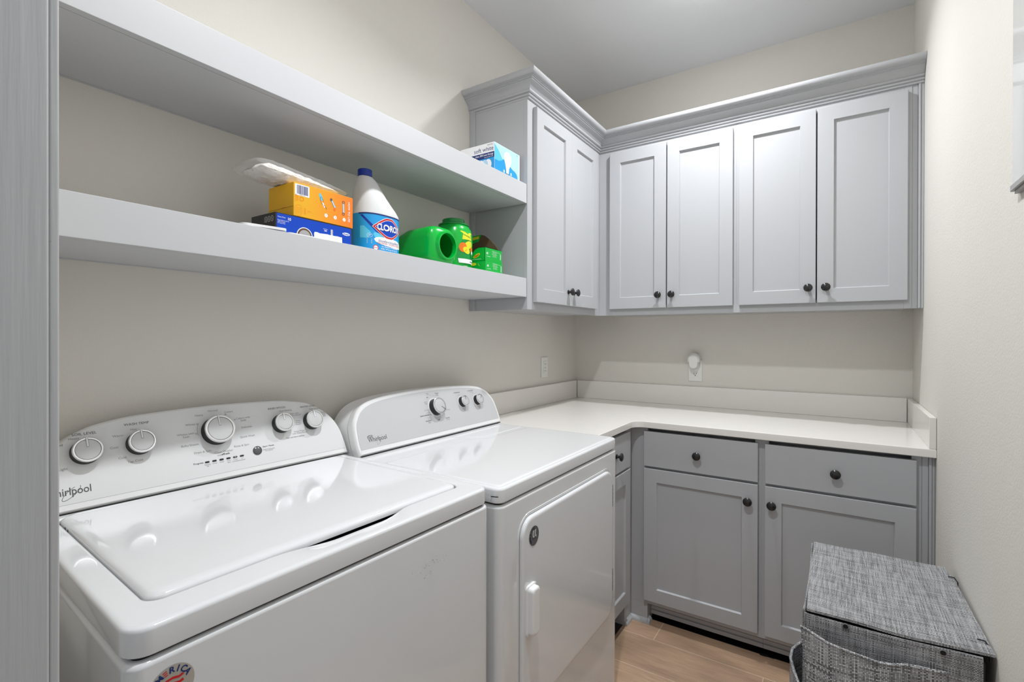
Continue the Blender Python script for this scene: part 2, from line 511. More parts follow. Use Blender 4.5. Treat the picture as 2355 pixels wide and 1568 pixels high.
# ---------------------------------------------------------------- base cabinets
FY = 2.185                   # face of the back run
ZCB, ZCT = .8851, .914
def base(label, loc, rotz, wd, depth, x0, x1, kx, feet, cut=(.069, .11), drw=(.713, .868), kd=None, railr=None):
    t = thing('base_cabinet', label, 'cabinet', loc, rotz, 'grey base cabinets')
    G().box(.0005, wd - .0005, .075, depth, .09, ZCB - .002, 'cab').box(.0005, .0025, .02, .075, .09, ZCB - .002, 'cab').box(wd - .0025, wd - .0005, .02, .075, .09, ZCB - .002, 'cab').box(.0025, wd - .0025, .0205, .075, .09, .86, 'cab').build('carcass', t)
    g = G()
    a, b = x0 + .012, x1 - .012
    g.box(0, a, 0, .02, .088, ZCB - .002, 'cab', .0006, 1).box(b, wd, 0, .02, .088, ZCB - .002, 'cab', .0006, 1)
    g.box(a, b, 0, .02, .088, .13, 'cab').box(a, b, 0, .02, .69, .73, 'cab').box(a, b, 0, .02, .85, .862, 'cab')
    g.build('face_frame', t)
    o = shaker(t, x0, x1, drw[0], drw[1], 0, 'drawer', kn=(kd if kd else (x0 + x1) / 2, .789), panel=False)
    shaker(t, x0, x1, .110, .703, 0, kn=(kx, .634), railr=railr)
    for fx0, fx1, tube in feet:
        o = G().box(fx0, fx1, 0, .07, 0, .088, 'cab').build('foot', t)
        g = G()
        for p in tube:
            g.prism(p[0], p[1], p[2], p[3], 'cab')
        if tube: g.build('shoe_molding', o)
    return t
q = [(0, 0), (.013, 0), (.0128, .006), (.0105, .0125), (.006, .018), (0, .0205)]
tb = base('grey base cabinet on the back wall, left of the pair, one drawer over one door', (-.79, FY, 0), 0, .79 - .2495, D - FY - .001, -.724 + .79, -.262 + .79, -.297 + .79,
     [(0, .078, [(q, lambda a, b, t: (t, -a, b), .0, .0905), (q, lambda a, b, t: (.078 + a, t, b), -.0128, .03)])])
G().box(.0785, .79 - .2495, .052, .069, .032, .0895, 'cab').box(.0785, .79 - .2495, .046, .052, .022, .040, 'cab', .002, 2).box(.0785, .79 - .2495, .047, .052, .046, .060, 'cab', .002, 2).build('toe_kick', tb)
tb = base('grey base cabinet on the back wall beside the right wall, behind the hamper', (-.2495, FY, 0), 0, .2495 + .2434, D - FY - .001, -.237 + .2495, .228 + .2495, -.212 + .2495, [(.475, .4929, [])])
G().box(0, .474, .052, .069, .032, .0895, 'cab').box(0, .474, .046, .052, .022, .040, 'cab', .002, 2).box(0, .474, .047, .052, .046, .060, 'cab', .002, 2).build('toe_kick', tb)
G().box(.4932, .5105, -.0015, .02, 0, ZCB - .002, 'cab', .001, 1).box(.511, .5195, -.006, .02, 0, ZCB - .002, 'cab', .002, 2).box(.5198, .528, -.003, .02, 0, ZCB - .002, 'cab', .002, 2).build('filler_strip', tb)
XF = -.79
YB0 = 1.715
tb = base('grey base cabinet on the left wall, mostly hidden behind the dryer', (XF, YB0, 0), PI / 2, FY - YB0 - .0005, A + XF - .001, 1.755 - YB0, 2.124 - YB0, 1.80 - YB0,
     [(2.104 - YB0, FY - YB0 - .0005, [(q, lambda a, b, t: (t, -a, b), 2.104 - YB0, FY - YB0 - .014)])], kd=1.955 - YB0)

# ---------------------------------------------------------------- L-shaped counter with its splashes
t = thing('countertop', 'white stone L-shaped countertop across the back and left walls', 'countertop', (0, 0, ZCB))
CX, CY, YC0 = -.7611, 2.1553, 1.708
rc = .045
out = [(-A + .001, YC0), (CX, YC0)]
for i in range(9):
    qq = math.radians(180 - 90 * i / 8)
    out.append((CX + rc + rc * math.cos(qq), CY - rc + rc * math.sin(qq)))
out += [(B - .001, CY), (B - .001, D - .001), (-A + .001, D - .001)]
def inset(poly, d):
    n = len(poly); res = []
    for i in range(n):
        p0, p, p1 = Vector(poly[i - 1]), Vector(poly[i]), Vector(poly[(i + 1) % n])
        e0, e1 = (p - p0).normalized(), (p1 - p).normalized()
        n0, n1 = Vector((-e0.y, e0.x)), Vector((-e1.y, e1.x))
        m = (n0 + n1); m = m / max(m.length_squared, 1e-6) * 2
        res.append(tuple(p + m * d))
    return res
hh = ZCT - ZCB
L_ = lambda d, z: [(x, y, z) for x, y in inset(out, d)]
G().loft([L_(.002, 0), L_(0, .002), L_(0, hh - .0035), L_(.001, hh - .001), L_(.003, hh)], 'quartz').build('slab', t, ang=40)
zs = 1.0207 - ZCB
G().box(-A + .021, B - .021, D - .019, D - .001, hh + .0003, zs, 'quartz', .001, 1).build('backsplash', t)
G().box(-A + .001, -A + .019, YC0, D - .0195, hh + .0003, zs, 'quartz', .001, 1).build('backsplash', t)
G().box(B - .0195, B - .001, CY + .002, D - .0195, hh + .0003, zs, 'quartz', .0015, 2).build('backsplash', t)

# ---------------------------------------------------------------- outlets
def outlet(parent, x, z, y=0, k='outlet'):
    f = lambda a, b, t: (x + a, y - t, z + b)
    g = G()
    pl = [(.0165 * math.cos(a) * 1.0, max(-.0118, min(.0118, .0165 * math.sin(a)))) for a in [2 * PI * i / 32 for i in range(32)]]
    g.prism(pl, f, 0, .0022, k)
    o = g.build('receptacle', parent)
    g = G()
    g.box(x - .0075, x - .0055, y - .0027, y - .0020, z + .0002, z + .0072, 'black').box(x + .0055, x + .0075, y - .0027, y - .0020, z + .001, z + .0068, 'black')
    g.disc(0, -.0058, .0024, .0028, f, 'black', .0027)
    g.build('slots', o)
t = thing('wall_outlet', 'white duplex wall outlet on the back wall holding a plug-in unit', 'outlet', (-.6485, D, 1.108))
G().box(-.0355, .0355, -.0055, -.0005, -.0585, .0585, 'outlet', .002, 2).build('cover_plate', t)
outlet(t, 0, -.020, -.0056); outlet(t, 0, .020, -.0056)
t = thing('wall_outlet', 'white rectangular outlet on the left wall above the counter, empty', 'outlet', (-A, 2.4005, 1.12), PI / 2)
G().box(-.0355, .0355, -.0055, -.0005, -.057, .057, 'outlet', .002, 2).build('cover_plate', t)
g = G().box(-.0168, .0168, -.0085, -.0056, -.034, .034, 'outlet', .0012, 2); oo = g.build('receptacle', t)
G().box(-.006, .006, -.0095, -.0086, -.0045, -.001, 'grey').box(-.006, .006, -.0095, -.0086, .001, .0045, 'outlet').box(-.0075, -.0055, -.009, -.0086, .016, .023, 'black').box(.0055, .0075, -.009, -.0086, .016, .023, 'black').box(-.0075, -.0055, -.009, -.0086, -.023, -.016, 'black').box(.0055, .0075, -.009, -.0086, -.023, -.016, 'black').build('buttons', oo)
# plug-in unit
t = thing('plug_in_freshener', 'rounded white plug-in unit in the top socket of the back outlet', 'air freshener', (-.6495, D - .0085, 1.165))
def stadium(hw, zt_, zb_, hb=None, n=14):
    """outline with a round top of half width hw ending at zt_ and a round bottom of half width hb at zb_"""
    hb = hb or hw
    return [(hw * math.cos(PI * i / n), zt_ - hw + hw * math.sin(PI * i / n)) for i in range(n + 1)] + [(-hb * math.cos(PI * i / n), zb_ + hb - hb * math.sin(PI * i / n)) for i in range(n + 1)]
top_ = lambda hw, zt_, zb_, n=14: [(hw * math.cos(PI * i / n), zt_ - hw + hw * math.sin(PI * i / n)) for i in range(n + 1)] + [(-hw, zb_), (-hw + .001, zb_ - .001), (hw - .001, zb_ - .001), (hw, zb_)]
V_ = lambda P, y: [(a, y, b) for a, b in P]
G().loft([V_(top_(.0300, .0395, -.0085), 0), V_(top_(.0305, .0400, -.0090), -.034), V_(top_(.0285, .038, -.0085), -.0385)], 'outlet').build('housing', t, ang=40)
lo = stadium(.0215, .026, -.046, .0215)
G().loft([V_(stadium(.0255, .034, -.0445, .0215), -.012), V_(stadium(.0255, .034, -.0445, .0215), -.0405), V_(stadium(.0235, .032, -.0425, .0195), -.044), V_(stadium(.0195, .028, -.0385, .0155), -.0455)], 'outlet').build('front_cap', t, ang=40)
G().loft([[(a * 1.05 + .003, y, b * 1.04 - .003) for a, b in lo] for y in (-.001, -.0115)], 'film').build('refill_bottle', t)

# ---------------------------------------------------------------- wall panel at the right edge of the picture
t = thing('wall_panel', 'glossy white panel with grey lower edge hung on the right wall, picture edge', 'panel', (B, 1.272, 1.560), -PI / 2)
G().box(.0, .62, -.0095, -.0005, .012, .95, 'gloss', .001, 1).build('panel_face', t)
G().box(-.0005, .621, -.0125, -.0005, 0, .0115, 'grey', .001, 1).box(.008, .61, -.008, -.0005, -.006, -.0005, 'grey').build('bottom_rail', t)
# ---------------------------------------------------------------- consoles shared by washer and dryer
K = .4
NK1, NK2 = 1 / math.hypot(1, K), K / math.hypot(1, K)
def plane_fn(d0, z0, grow=1.0, c=0):
    """(s, absolute z, lift) -> point on the leaning face of a console"""
    return lambda s, z, t: ((s - c) * grow + c, d0 + K * (z - z0) - t * NK1, z + t * NK2)

def arch(half, c):
    full = [(c + x, h) for x, h in half] + [(c - x, h) for x, h in reversed(half[:-1])]
    return full

def smooth_half(pts, n=5):
    out = []
    P = [Vector(p) for p in pts]
    for i in range(len(P) - 1):
        p0, p1, p2, p3 = P[max(i - 1, 0)], P[i], P[i + 1], P[min(i + 2, len(P) - 1)]
        for j in range(n):
            t = j / n
            out.append(tuple(.5 * ((2 * p1) + (p2 - p0) * t + (2 * p0 - 5 * p1 + 4 * p2 - p3) * t * t + (3 * p1 - p0 - 3 * p2 + p3) * t ** 3)))
    out.append(tuple(P[-1]))
    return out

def console(parent, half, c, d0, z0, dback, rim, botrim, pmat, crease=True):
    fn = plane_fn(d0, z0)
    hs = smooth_half(half)
    out = arch(hs, c)
    def shr(e, eb=None):
        """outline shrunk by e (bottom edge raised by eb)"""
        po = inset(out, e)
        return [(a, max(b, eb if eb is not None else 0)) for a, b in po]
    g = G()
    Lp = lambda poly, t: [fn(a, z0 + b, t) for a, b in poly]
    back = [(a, dback, z0 + b * .985) for a, b in shr(.006)]
    g.loft([back, [(a, dback - .02, z0 + b) for a, b in out] if False else Lp(out, -.030), Lp(shr(.0012), -.0285), Lp(shr(.0012), -.0275), Lp(out, -.026), Lp(out, -.008), Lp(shr(.0022), -.0028), Lp(shr(.006), 0), Lp(shr(rim - .001, botrim - .001), 0)], 'plastic', c1=True)
    crease = [(a, max(0, b)) for a, b in inset(out, -.0003)]
    g.loft([Lp(crease, -.0286), Lp(crease, -.0276)], 'grey', c0=False, c1=False)
    g.build('console', parent, ang=32)
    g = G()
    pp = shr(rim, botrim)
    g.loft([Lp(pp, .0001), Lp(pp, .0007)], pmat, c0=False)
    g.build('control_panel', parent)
    return fn

def dial(parent, fn, s, z, r, ang, name='dial', hgt=.021, base=True, mark='white', markw=.0028):
    """round control knob: black skirt, chrome ring, grey face with a pointer line"""
    o = Vector(fn(s, z, .0008)); ax = Vector((0, -NK1, NK2))
    g = G().lathe([(r * 1.02, 0), (r * 1.02, .003), (r * .97, .006), (r * .93, hgt - .004), (r * .9, hgt - .003)], 'black', o, ax, 48)
    kn = g.build(name, parent)
    g = G().lathe([(r * .90, hgt - .005), (r * 1.0, hgt - .0045), (r * 1.02, hgt - .003), (r * 1.0, hgt - .0008), (r * .95, hgt), (r * .850, hgt - .0002), (r * .842, hgt - .0014)], 'chrome', o, ax, 56, c0=True, c1=False)
    g.build('ring', kn)
    G().lathe([(r * .842, hgt - .0013), (r * .80, hgt - .0013)], 'black', o, ax, 48, c0=False, c1=False).build('groove', kn)
    g = G().lathe([(r * .822, hgt - .0016), (r * .818, hgt - .0008), (r * .78, hgt - .0003), (r * .4, hgt + .0002), (.0005, hgt + .0003)], 'dialface', o, ax, 48, c0=False)
    g.build('dial_face', kn)
    u = Vector((1, 0, 0)); v = ax.cross(u)
    if v.z < 0: v = -v
    di = (u * math.sin(ang) + v * math.cos(ang)).normalized(); pe = (u * math.cos(ang) - v * math.sin(ang)).normalized()
    c = o + ax * (hgt + .0004)
    g = G()
    for wd, k, e, l0, l1 in ((markw * 1.5, 'ink2', 0, .20, .97), (markw, mark, .0003, .24, .99)):
        P = [c + ax * e + di * r * l0 + pe * wd / 2, c + ax * e + di * r * l1 + pe * wd / 2, c + ax * e + di * r * l1 - pe * wd / 2, c + ax * e + di * r * l0 - pe * wd / 2]
        g.add(P, [(0, 1, 2, 3)], k)
    g.build('pointer', kn)
    return kn

def ring_pts(ca, cb, ra, rb, rot=0, a0=0, a1=2 * PI, n=40):
    cr, sr = math.cos(rot), math.sin(rot)
    return [(ca + ra * math.cos(q) * cr - rb * math.sin(q) * sr, cb + ra * math.cos(q) * sr + rb * math.sin(q) * cr) for q in [a0 + (a1 - a0) * i / n for i in range(n + 1)]]

# ---------------------------------------------------------------- washer
AW = math.radians(3.2)
wt = thing('washing_machine', 'white top-load washing machine with five round dials, nearest the doorway', 'washing machine', (-.6948, .2292, 0), PI / 2 - AW)
WW, WD = .706, .665
def skew(g):
    """the front bows out a little to the right; the back right corner stays clear of the dryer"""
    g.v = [(x - .021 * max(0, y / .66) * max(0, min(1, (x - .672) / .034)), y + (.027 * x / WW * max(0, 1 - y / .576)), z) for x, y, z in g.v]
    return g
# cabinet shell
R2 = lambda x0, x1, y0, y1, r, z: [(x, y, z) for x, y in rrect(x0, x1, y0, y1, r)]
g = G().loft([R2(-.001, WW - .001, -.001, WD, .020, .02), R2(-.001, WW - .001, -.001, WD, .020, .888), R2(.0015, WW - .0015, -.0005, WD, .020, .8915), R2(.004, WW - .004, .002, WD - .004, .018, .8945), R2(.009, WW - .009, .007, WD - .01, .014, .8955)], 'enamel')
skew(g).build('cabinet', wt, ang=50)
g = G().loft([R2(.010, WW - .010, .009, WD - .01, .013, .8950), R2(.010, WW - .010, .009, WD - .01, .013, .9007)], 'gap')
skew(g).build('top_gap_shade', wt)  # black filler painting the shade in the gap below the top
for fx in (.06, WW - .06):
    for fy in (.06, WD - .06):
        G().lathe([(.02, 0), (.02, .012), (.01, .014), (.01, .025)], 'black', (fx, fy, 0), n=20).build('leg', wt)
# top with lid opening and finger scoop
def dense(poly, m=10):
    o = []
    for i in range(len(poly)):
        p, q_ = Vector(poly[i]), Vector(poly[(i + 1) % len(poly)])
        k = m if (q_ - p).length > .1 else 1
        o += [tuple(p + (q_ - p) * j / k) for j in range(k)]
    return o
def ringloop(x0, x1, y0, y1, r, z, scoop=0, dz=0):
    o = []
    for x, y in dense(rrect(x0, x1, y0, y1, r, 8), 40):
        f = 0
        if y < y0 + .02 and scoop:
            a = max(0, min(1, (x - .210) / .11)); b = max(0, min(1, (.505 - x) / .09))
            f = (a * a * (3 - 2 * a)) * (b * b * (3 - 2 * b))
        o.append((x, y - f * scoop, z - f * dz))
    return o
OX0, OX1, OY0, OY1 = .040, .668, .065, .557
g = G().loft([ringloop(.002, WW - .002, .002, .66, .028, .9003), ringloop(.0, WW, .0, .66, .030, .9025), ringloop(0, WW, 0, .66, .030, .9305), ringloop(.001, WW - .001, .001, .658, .029, .934), ringloop(.0032, WW - .0032, .0032, .655, .027, .936), ringloop(.0065, WW - .0065, .0065, .65, .024, .9369), ringloop(.010, WW - .010, .010, .65, .021, .937),
              ringloop(OX0 - .005, OX1 + .005, OY0 - .005, OY1 + .004, .026, .937, .020, .0015), ringloop(OX0 - .001, OX1 + .001, OY0 - .001, OY1, .024, .9355, .016, .009), ringloop(OX0, OX1, OY0, OY1, .024, .933, .013, .016), ringloop(OX0, OX1, OY0, OY1, .024, .9165, .012, .0015)], 'enamel')
skew(g).build('top', wt, ang=50)
g = G()
LX0, LX1, LY0, LY1 = OX0 + .0028, OX1 - .0045, OY0 + .003, OY1 - .002
g.loft([ringloop(LX0 + .004, LX1 - .004, LY0 + .010, LY1, .022, .926), ringloop(LX0, LX1, LY0, LY1, .022, .9285), ringloop(LX0, LX1, LY0, LY1, .022, .934), ringloop(LX0 + .002, LX1 - .002, LY0 + .002, LY1, .020, .9385), ringloop(LX0 + .008, LX1 - .008, LY0 + .008, LY1 - .001, .018, .9415), ringloop(LX0 + .02, LX1 - .02, LY0 + .02, LY1 - .004, .014, .9425)], 'enamel')
ld = skew(g).build('lid', wt, ang=50)
g = G()
for yy in (.480, .499):
    g.box(LX0 - .0006, LX0 + .0002, yy, yy + .0035, .926, .9345, 'black')
skew(g).build('hinge_slot', ld)
# black plate that paints the shade under the lid at the scoop
skew(G().box(.235, .485, OY0 - .012, OY0 + .06, .9168, .9172, 'gap')).build('finger_recess_shade', wt)

hw = [(.3505, 0), (.3503, .012), (.3475, .040), (.3415, .069), (.3335, .090), (.3215, .109), (.306, .126), (.286, .1415), (.262, .1545), (.236, .1635), (.2, .170), (.161, .1745), (.08, .178), (0, .1795)]
Z0 = .9379
fnW = console(wt, hw, .353, .576, Z0, .668, .0075, .0165, 'panel')
G().box(.004, .702, .5755, .60, .9372, Z0 + .0002, 'gap').build('console_gap_shade', wt)  # black strip in place of the shaded gap under the console
DW = [(.0975, 1.0475, .0255), (.1915, 1.0495, .0255), (.3515, 1.0525, .0345), (.5165, 1.0475, .0255), (.6065, 1.0440, .0255)]
for s_, z_, r_ in DW:
    dial(wt, fnW, s_, z_, r_, math.radians(-2), hgt=.023 if r_ < .03 else .026)
o = Vector(fnW(.4405, .9905, .0007)); ax = (0, -NK1, NK2)
b = G().lathe([(.0115, 0), (.0115, .0012), (.0103, .0018), (.0100, .001), (.0094, .0022), (.006, .0036), (.001, .004)], 'greybtn', o, ax, 32)
b.build('start_button', wt, label='round dark grey start button')
TF = lambda s, z, t: fnW(s, z, .0009 + t * .3)
g = G()
def lab(txt, s, z, size=.0075, k='ink2', **kw):
    g.text(txt, s, z, size * .86, TF, k, sx=1.15, **kw)
lab('SOIL LEVEL', .0985, 1.0835, .0085, 'ink'); lab('Heavy', .081, 1.0762); lab('Med', .057, 1.0665); lab('Light', .048, 1.043, .0075); lab('Light', .060, 1.0205)
g.build('dial_legend', wt); g = G()
lab('WASH TEMP', .1905, 1.0915, .0085, 'ink'); lab('Hot', .1835, 1.080); lab('Warm', .1545, 1.0705); lab('Cool', .1455, 1.0475); lab('Cold', .1575, 1.0245); lab('Tap Cold', .1795, 1.0142)
g.build('dial_legend', wt); g = G()
lab('Normal', .3505, 1.1015); lab('Heavy', .318, 1.094); lab('Colors', .387, 1.0945); lab('Colors with', .4195, 1.0755); lab('Soak', .4195, 1.0695)
lab('Delicates', .4245, 1.052); lab('Quick Wash', .4225, 1.029); lab('Rinse & Spin', .404, 1.0092); lab('Clean Washer', .3605, 1.0022); lab('with', .3490, .9955, .006)
lab('affresh', .3635, .9962, .0072, 'ink', bold=.02)
lab('Drain & Spin', .3135, 1.0094); lab('Bulky/Sheets', .289, 1.0286); lab('Whites with', .2835, 1.0545); lab('Soak', .2835, 1.0485); lab('Whites', .296, 1.0748)
for s_, z_ in ((.3107, 1.0742), (.3057, 1.0523), (.3785, 1.089), (.3985, 1.0737)):
    g.stroke(ring_pts(s_, z_, .0014, .0014, n=12), .0006, TF, 'ink')
g.stroke([(.3145, 1.076), (.3105, 1.068), (.3090, 1.060), (.3092, 1.052), (.3102, 1.048)], .0006, TF, 'ink')
g.build('dial_legend', wt); g = G()
lab('RINSE OPTION', .5125, 1.0898, .0075, 'ink'); lab('Auto Sensing', .5355, 1.0808, .0068); lab('Auto with', .5595, 1.070, .0065); lab('Extra Rinse*', .5625, 1.065, .0065)
for i, x in enumerate(('Deep', 'Water', 'Rinse*')): lab(x, .5655, 1.0495 - i * .0048, .0062)
lab('Deep Water', .5645, 1.0215, .0066); lab('with Extra Rinse*', .5650, 1.0165, .0066); lab('*Use with Fabric Softener', .549, 1.008, .0052, 'ink')
g.build('dial_legend', wt); g = G()
lab('WATER LEVEL', .603, 1.0806 + .004, .0075, 'ink'); lab('Auto Sensing', .6235, 1.0765, .0068)
for i, x in enumerate(('Deep', 'Water', 'Wash')): lab(x, .6475, 1.0628 - i * .0050, .0062)
g.build('dial_legend', wt); g = G()
lab('Start / Pause', .4705, .9972, .006, 'ink', bold=.012); lab('Hold 3 Seconds', .4705, .9895, .005); lab('to Cancel', .4705, .9862, .005)
g.build('button_legend', wt); g = G()
lab('Progress', .3005, .9853, .0062, 'ink', bold=.012)
names = (('Sensing', 'Fill'), ('Wash',), ('Rinse',), ('Final', 'Spin'), ('Cycle', 'Complete'), ('Lid', 'Locked'))
for i, nm in enumerate(names):
    for j, x in enumerate(nm): lab(x, .3196 + i * .0161, .9795 - j * .004, .0045)
g.build('progress_legend', wt); g = G()
g.text('Whirlpool', .1015, .9772, .0200, TF, 'ink', sx=.88, bold=.006, align='RIGHT')
g.stroke(ring_pts(.0695, .9740, .0185, .0058, math.radians(38), PI * .30, PI * 2.02), .0008, TF, 'ink')
g.build('maker_lettering', wt)
for i in range(6):
    s0 = .3196 + i * .0161
    gi = G()
    P = rrect(s0 - .0049, s0 + .0049, .9849 - .0019, .9849 + .0019, .0018, 5)
    gi.loft([[TF(a, b, 0) for a, b in P], [TF(a, b, .002) for a, b in P]], 'black')
    if i == 4: gi.text('CB', s0, .9849, .0034, TF, 'white', t=.0026)
    gi.build('indicator_light', wt)
# round sticker on the front
FW = lambda s, z, t: (s, -.001 + .027 * s / WW - t, z)
g = G(); cs, cz, r = .0465, .852, .0258
g.disc(cs, cz, r, r, FW, 'tan', .0006, 48)
for i, ch in enumerate('AMERICA'):
    q = math.radians(90 + 62 - i * 124 / 6)
    if ch == 'E':
        for j in range(3):
            rr = r * (.86 - j * .1)
            g.stroke([(cs + rr * math.cos(q + .11), cz + rr * math.sin(q + .11)), (cs + rr * math.cos(q - .11), cz + rr * math.sin(q - .11))], .0013, FW, 'red', .0010)
    else:
        g.text(ch, cs + r * .77 * math.cos(q), cz + r * .77 * math.sin(q), .0105, FW, 'navy', .0010, rot=q - PI / 2, bold=.03)
for j, (w0, k) in enumerate(((.0030, 'red'), (.0036, 'red'), (.0036, 'red'))):
    zz = cz + .0085 - j * .0072
    g.stroke([(cs - .013, zz - .004), (cs - .006, zz + .0002), (cs + .001, zz + .0012), (cs + .008, zz - .0006), (cs + .013, zz + .001)], w0, FW, k, .0009)
g.flat([(cs - .0135, cz - .012), (cs - .002, cz - .012), (cs - .002, cz - .004), (cs - .0135, cz - .004)], FW, 'navy', .0011)
g.build('sticker', wt, label='round tan sticker with the word AMERICA')
# scuff marks on the front
g = G(); rnd = random.Random(5)
for i in range(120):
    u_ = rnd.random()
    s_ = .448 + u_ * .11; z_ = .832 - u_ * .012 + rnd.gauss(0, .005) + (.006 if u_ > .4 else -.002)
    if rnd.random() < .16: s_, z_ = .485 + rnd.random() * .03, .805 + rnd.random() * .010
    a = rnd.random() * .0009 + .0003
    g.disc(s_, z_, a, a * (.4 + rnd.random() * .6), FW, rnd.choice(('ink2', 'white', 'grey', 'plastic')), .0004, 7)
g.build('scuff_marks', wt)

# ---------------------------------------------------------------- dryer
DX, DY = -.668, .957
dt = thing('clothes_dryer', 'white front-load clothes dryer with three dials, between washer and counter', 'clothes dryer', (DX, DY, 0), PI / 2)
DWd, DD = .743, .69
g = G().loft([R2(0.001, DWd, .0, DD, .020, .02), R2(0.001, DWd, .0, DD, .020, .8745), R2(.0015, DWd - .0005, .0005, DD, .020, .8785), R2(.005, DWd - .004, .0035, DD - .004, .017, .882), R2(.010, DWd - .01, .0085, DD - .01, .012, .883)], 'enamel')
g.build('cabinet', dt, ang=50)
G().loft([R2(.011, DWd - .011, .0105, DD - .01, .012, .8825), R2(.011, DWd - .011, .0105, DD - .01, .012, .8898)], 'gap').build('top_gap_shade', dt)  # gap below the dryer top filled black to stand for its shade
for fx in (.06, DWd - .06):
    for fy in (.06, DD - .06):
        G().lathe([(.02, 0), (.02, .012), (.01, .014), (.01, .025)], 'black', (fx, fy, 0), n=20).build('leg', dt)
ZD = .9265
pl = [(.012, .40), (.012, .024), (.024, .012), (.719, .012), (.730, .022), (.730, .345), (.722, .362), (.705, .369), (.47, .372), (.452, .377), (.436, .388), (.42, .402), (.404, .411), (.385, .414), (.03, .414), (.018, .411)]
plr = list(reversed(pl))
g = G().loft([R2(.0015, DWd - .0015, .0015, DD, .020, .8892), R2(0, DWd, 0, DD, .022, .8915), R2(0, DWd, 0, DD, .022, ZD - .008), R2(.002, DWd - .002, .002, DD - .002, .020, ZD - .0035), R2(.006, DWd - .006, .006, DD - .004, .017, ZD - .0012), R2(.010, DWd - .010, .010, DD - .008, .015, ZD - .0008)], 'enamel')
PL = lambda e, z: [(x, y, z) for x, y in inset(pl, -e)]
g.loft([PL(.0, ZD - .0010), PL(-.0015, ZD + .0004), PL(-.005, ZD + .0016), PL(-.010, ZD + .0019)], 'enamel', c0=False)
sc_ = G()
g.build('top', dt, ang=50)
LPp = [(.475, .400), (.715, .398), (.735, .425), (.735, .500), (.40, .500), (.43, .455)]
G().loft([[(x, y, ZD - .0007) for x, y in inset(LPp, 0)], [(x, y, ZD + .0005) for x, y in inset(LPp, .001)], [(x, y, ZD + .0009) for x, y in inset(LPp, .004)]], 'enamel').add([(.695, .478, ZD + .0012), (.713, .482, ZD + .0012), (.699, .489, ZD + .0012)], [(0, 1, 2)], 'panel').build('lint_cover', dt, ang=50)
# scuff on the left end of the top
g = G(); fs_ = lambda a, b, t: (-t, a, b)
g.stroke([(.001 + .004, .9075), (.012, .9062), (.020, .9055), (.027, .9048)], .0022, fs_, 'black', .0004)
g.stroke([(.0245, .903), (.026, .898), (.0275, .893)], .0006, fs_, 'ink2', .0004)
g.build('scuff_marks', dt)
hd = [(.369, 0), (.374, .02), (.3735, .055), (.368, .092), (.352, .119), (.332, .138), (.303, .1525), (.263, .162), (.2, .169), (.1, .174), (0, .1755)]
Z0D = ZD + .0009
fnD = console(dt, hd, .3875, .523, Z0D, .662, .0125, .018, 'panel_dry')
G().box(.022, .752, .5225, .56, ZD - .0003, Z0D + .0002, 'gap').build('console_gap_shade', dt)  # thin black strip, painted shade along the console's base
for s_, z_, r_, a_, hg in ((.3905, 1.0305, .0305, math.radians(128), .026), (.5465, 1.0330, .0205, math.radians(12), .021), (.6395, 1.0305, .0205, math.radians(40), .021)):
    o = Vector(fnD(s_, z_, .0007))
    G().lathe([(r_ * 1.2, 0), (r_ * 1.2, .0006), (r_ * 1.1, .0009)], 'panel', o, (0, -NK1, NK2), 40).build('dial_bezel', dt)
    dial(dt, fnD, s_, z_, r_, a_, hgt=hg, mark='ink', markw=.0016)
TD = lambda s, z, t: fnD(s, z, .0009 + t * .3)
g = G()
def labd(txt, s, z, size=.0065, k='ink2', **kw):
    g.text(txt, s, z, size * .78, TD, k, sx=1.1, **kw)
cx_, cz_ = .3905, 1.0305
def pol(txt, deg, rr, size=.006, k='ink2', al='CENTER', **kw):
    labd(txt, cx_ + rr * math.sin(math.radians(deg)), cz_ + rr * math.cos(math.radians(deg)), size, k, align=al, **kw)
pol('Heavy', -24, .056, .0062); pol('Dry', -23, .051, .0062); pol('OFF', -36, .046, .006, 'ink', bold=.02); pol('70', -12, .044, .006); pol('60', 8, .042, .006); pol('50', 22, .043, .006)
labd('Timed', .4170, 1.0780, .0085, 'ink', bold=.01); labd('Dry', .4190, 1.0715, .0085, 'ink')
labd('Wrinkle', .3480, 1.0530, .006); labd('Shield', .3490, 1.0475, .006)
for txt, dz, k, sz in (('Cool Down', -.005, 'ink2', .006), ('Less Dry', -.0145, 'ink2', .006), ('ENERGY PREFERRED', -.0220, 'ink', .0062), ('More Dry', -.0305, 'ink2', .006), ('Very Dry', -.0365, 'ink2', .006)):
    labd(txt, .3560 + (dz + .0365) * (-.05) + (-.004 if txt[0] == 'E' else 0), cz_ + dz, sz, k, align='RIGHT', bold=.015 if txt[0] == 'E' else 0)
labd('Automatic', .3385, .9895, .0085, 'ink', bold=.01); labd('Dry', .3405, .9830, .0085, 'ink')
g.disc(.3575, 1.0085, .0018, .0018, TD, 'ink')
labd('Less Energy', .4385, 1.0150, .006, align='LEFT'); pol('OFF', 113, .043, .006, 'ink', bold=.02); pol('10', 130, .043, .006); pol('20', 143, .042, .006); pol('30', 156, .042, .006); pol('OFF', 178, .044, .006, 'ink', bold=.02)
labd('Fluff Air', .4390, .9865, .0085, 'ink'); labd('No Heat', .4395, .9805, .006)
g.build('dial_legend', dt); g = G()
labd('TEMPERATURE', .5300, 1.0700, .0066, 'ink'); labd('Low', .5380, 1.0605, .006)
g.build('dial_legend', dt); g = G()
labd('CYCLE SIGNAL', .6150, 1.0705, .0066, 'ink'); labd('End of Cycle', .6190, 1.0655, .0052); labd('Off', .6260, 1.0600, .006)
g.build('dial_legend', dt); g = G()
g.text('Whirlpool', .0975, .9685, .0195, TD, 'ink', sx=.92, bold=.004)
g.stroke(ring_pts(.104, .9655, .018, .0062, math.radians(48), PI * .3, PI * 2.0), .0007, TD, 'grey')
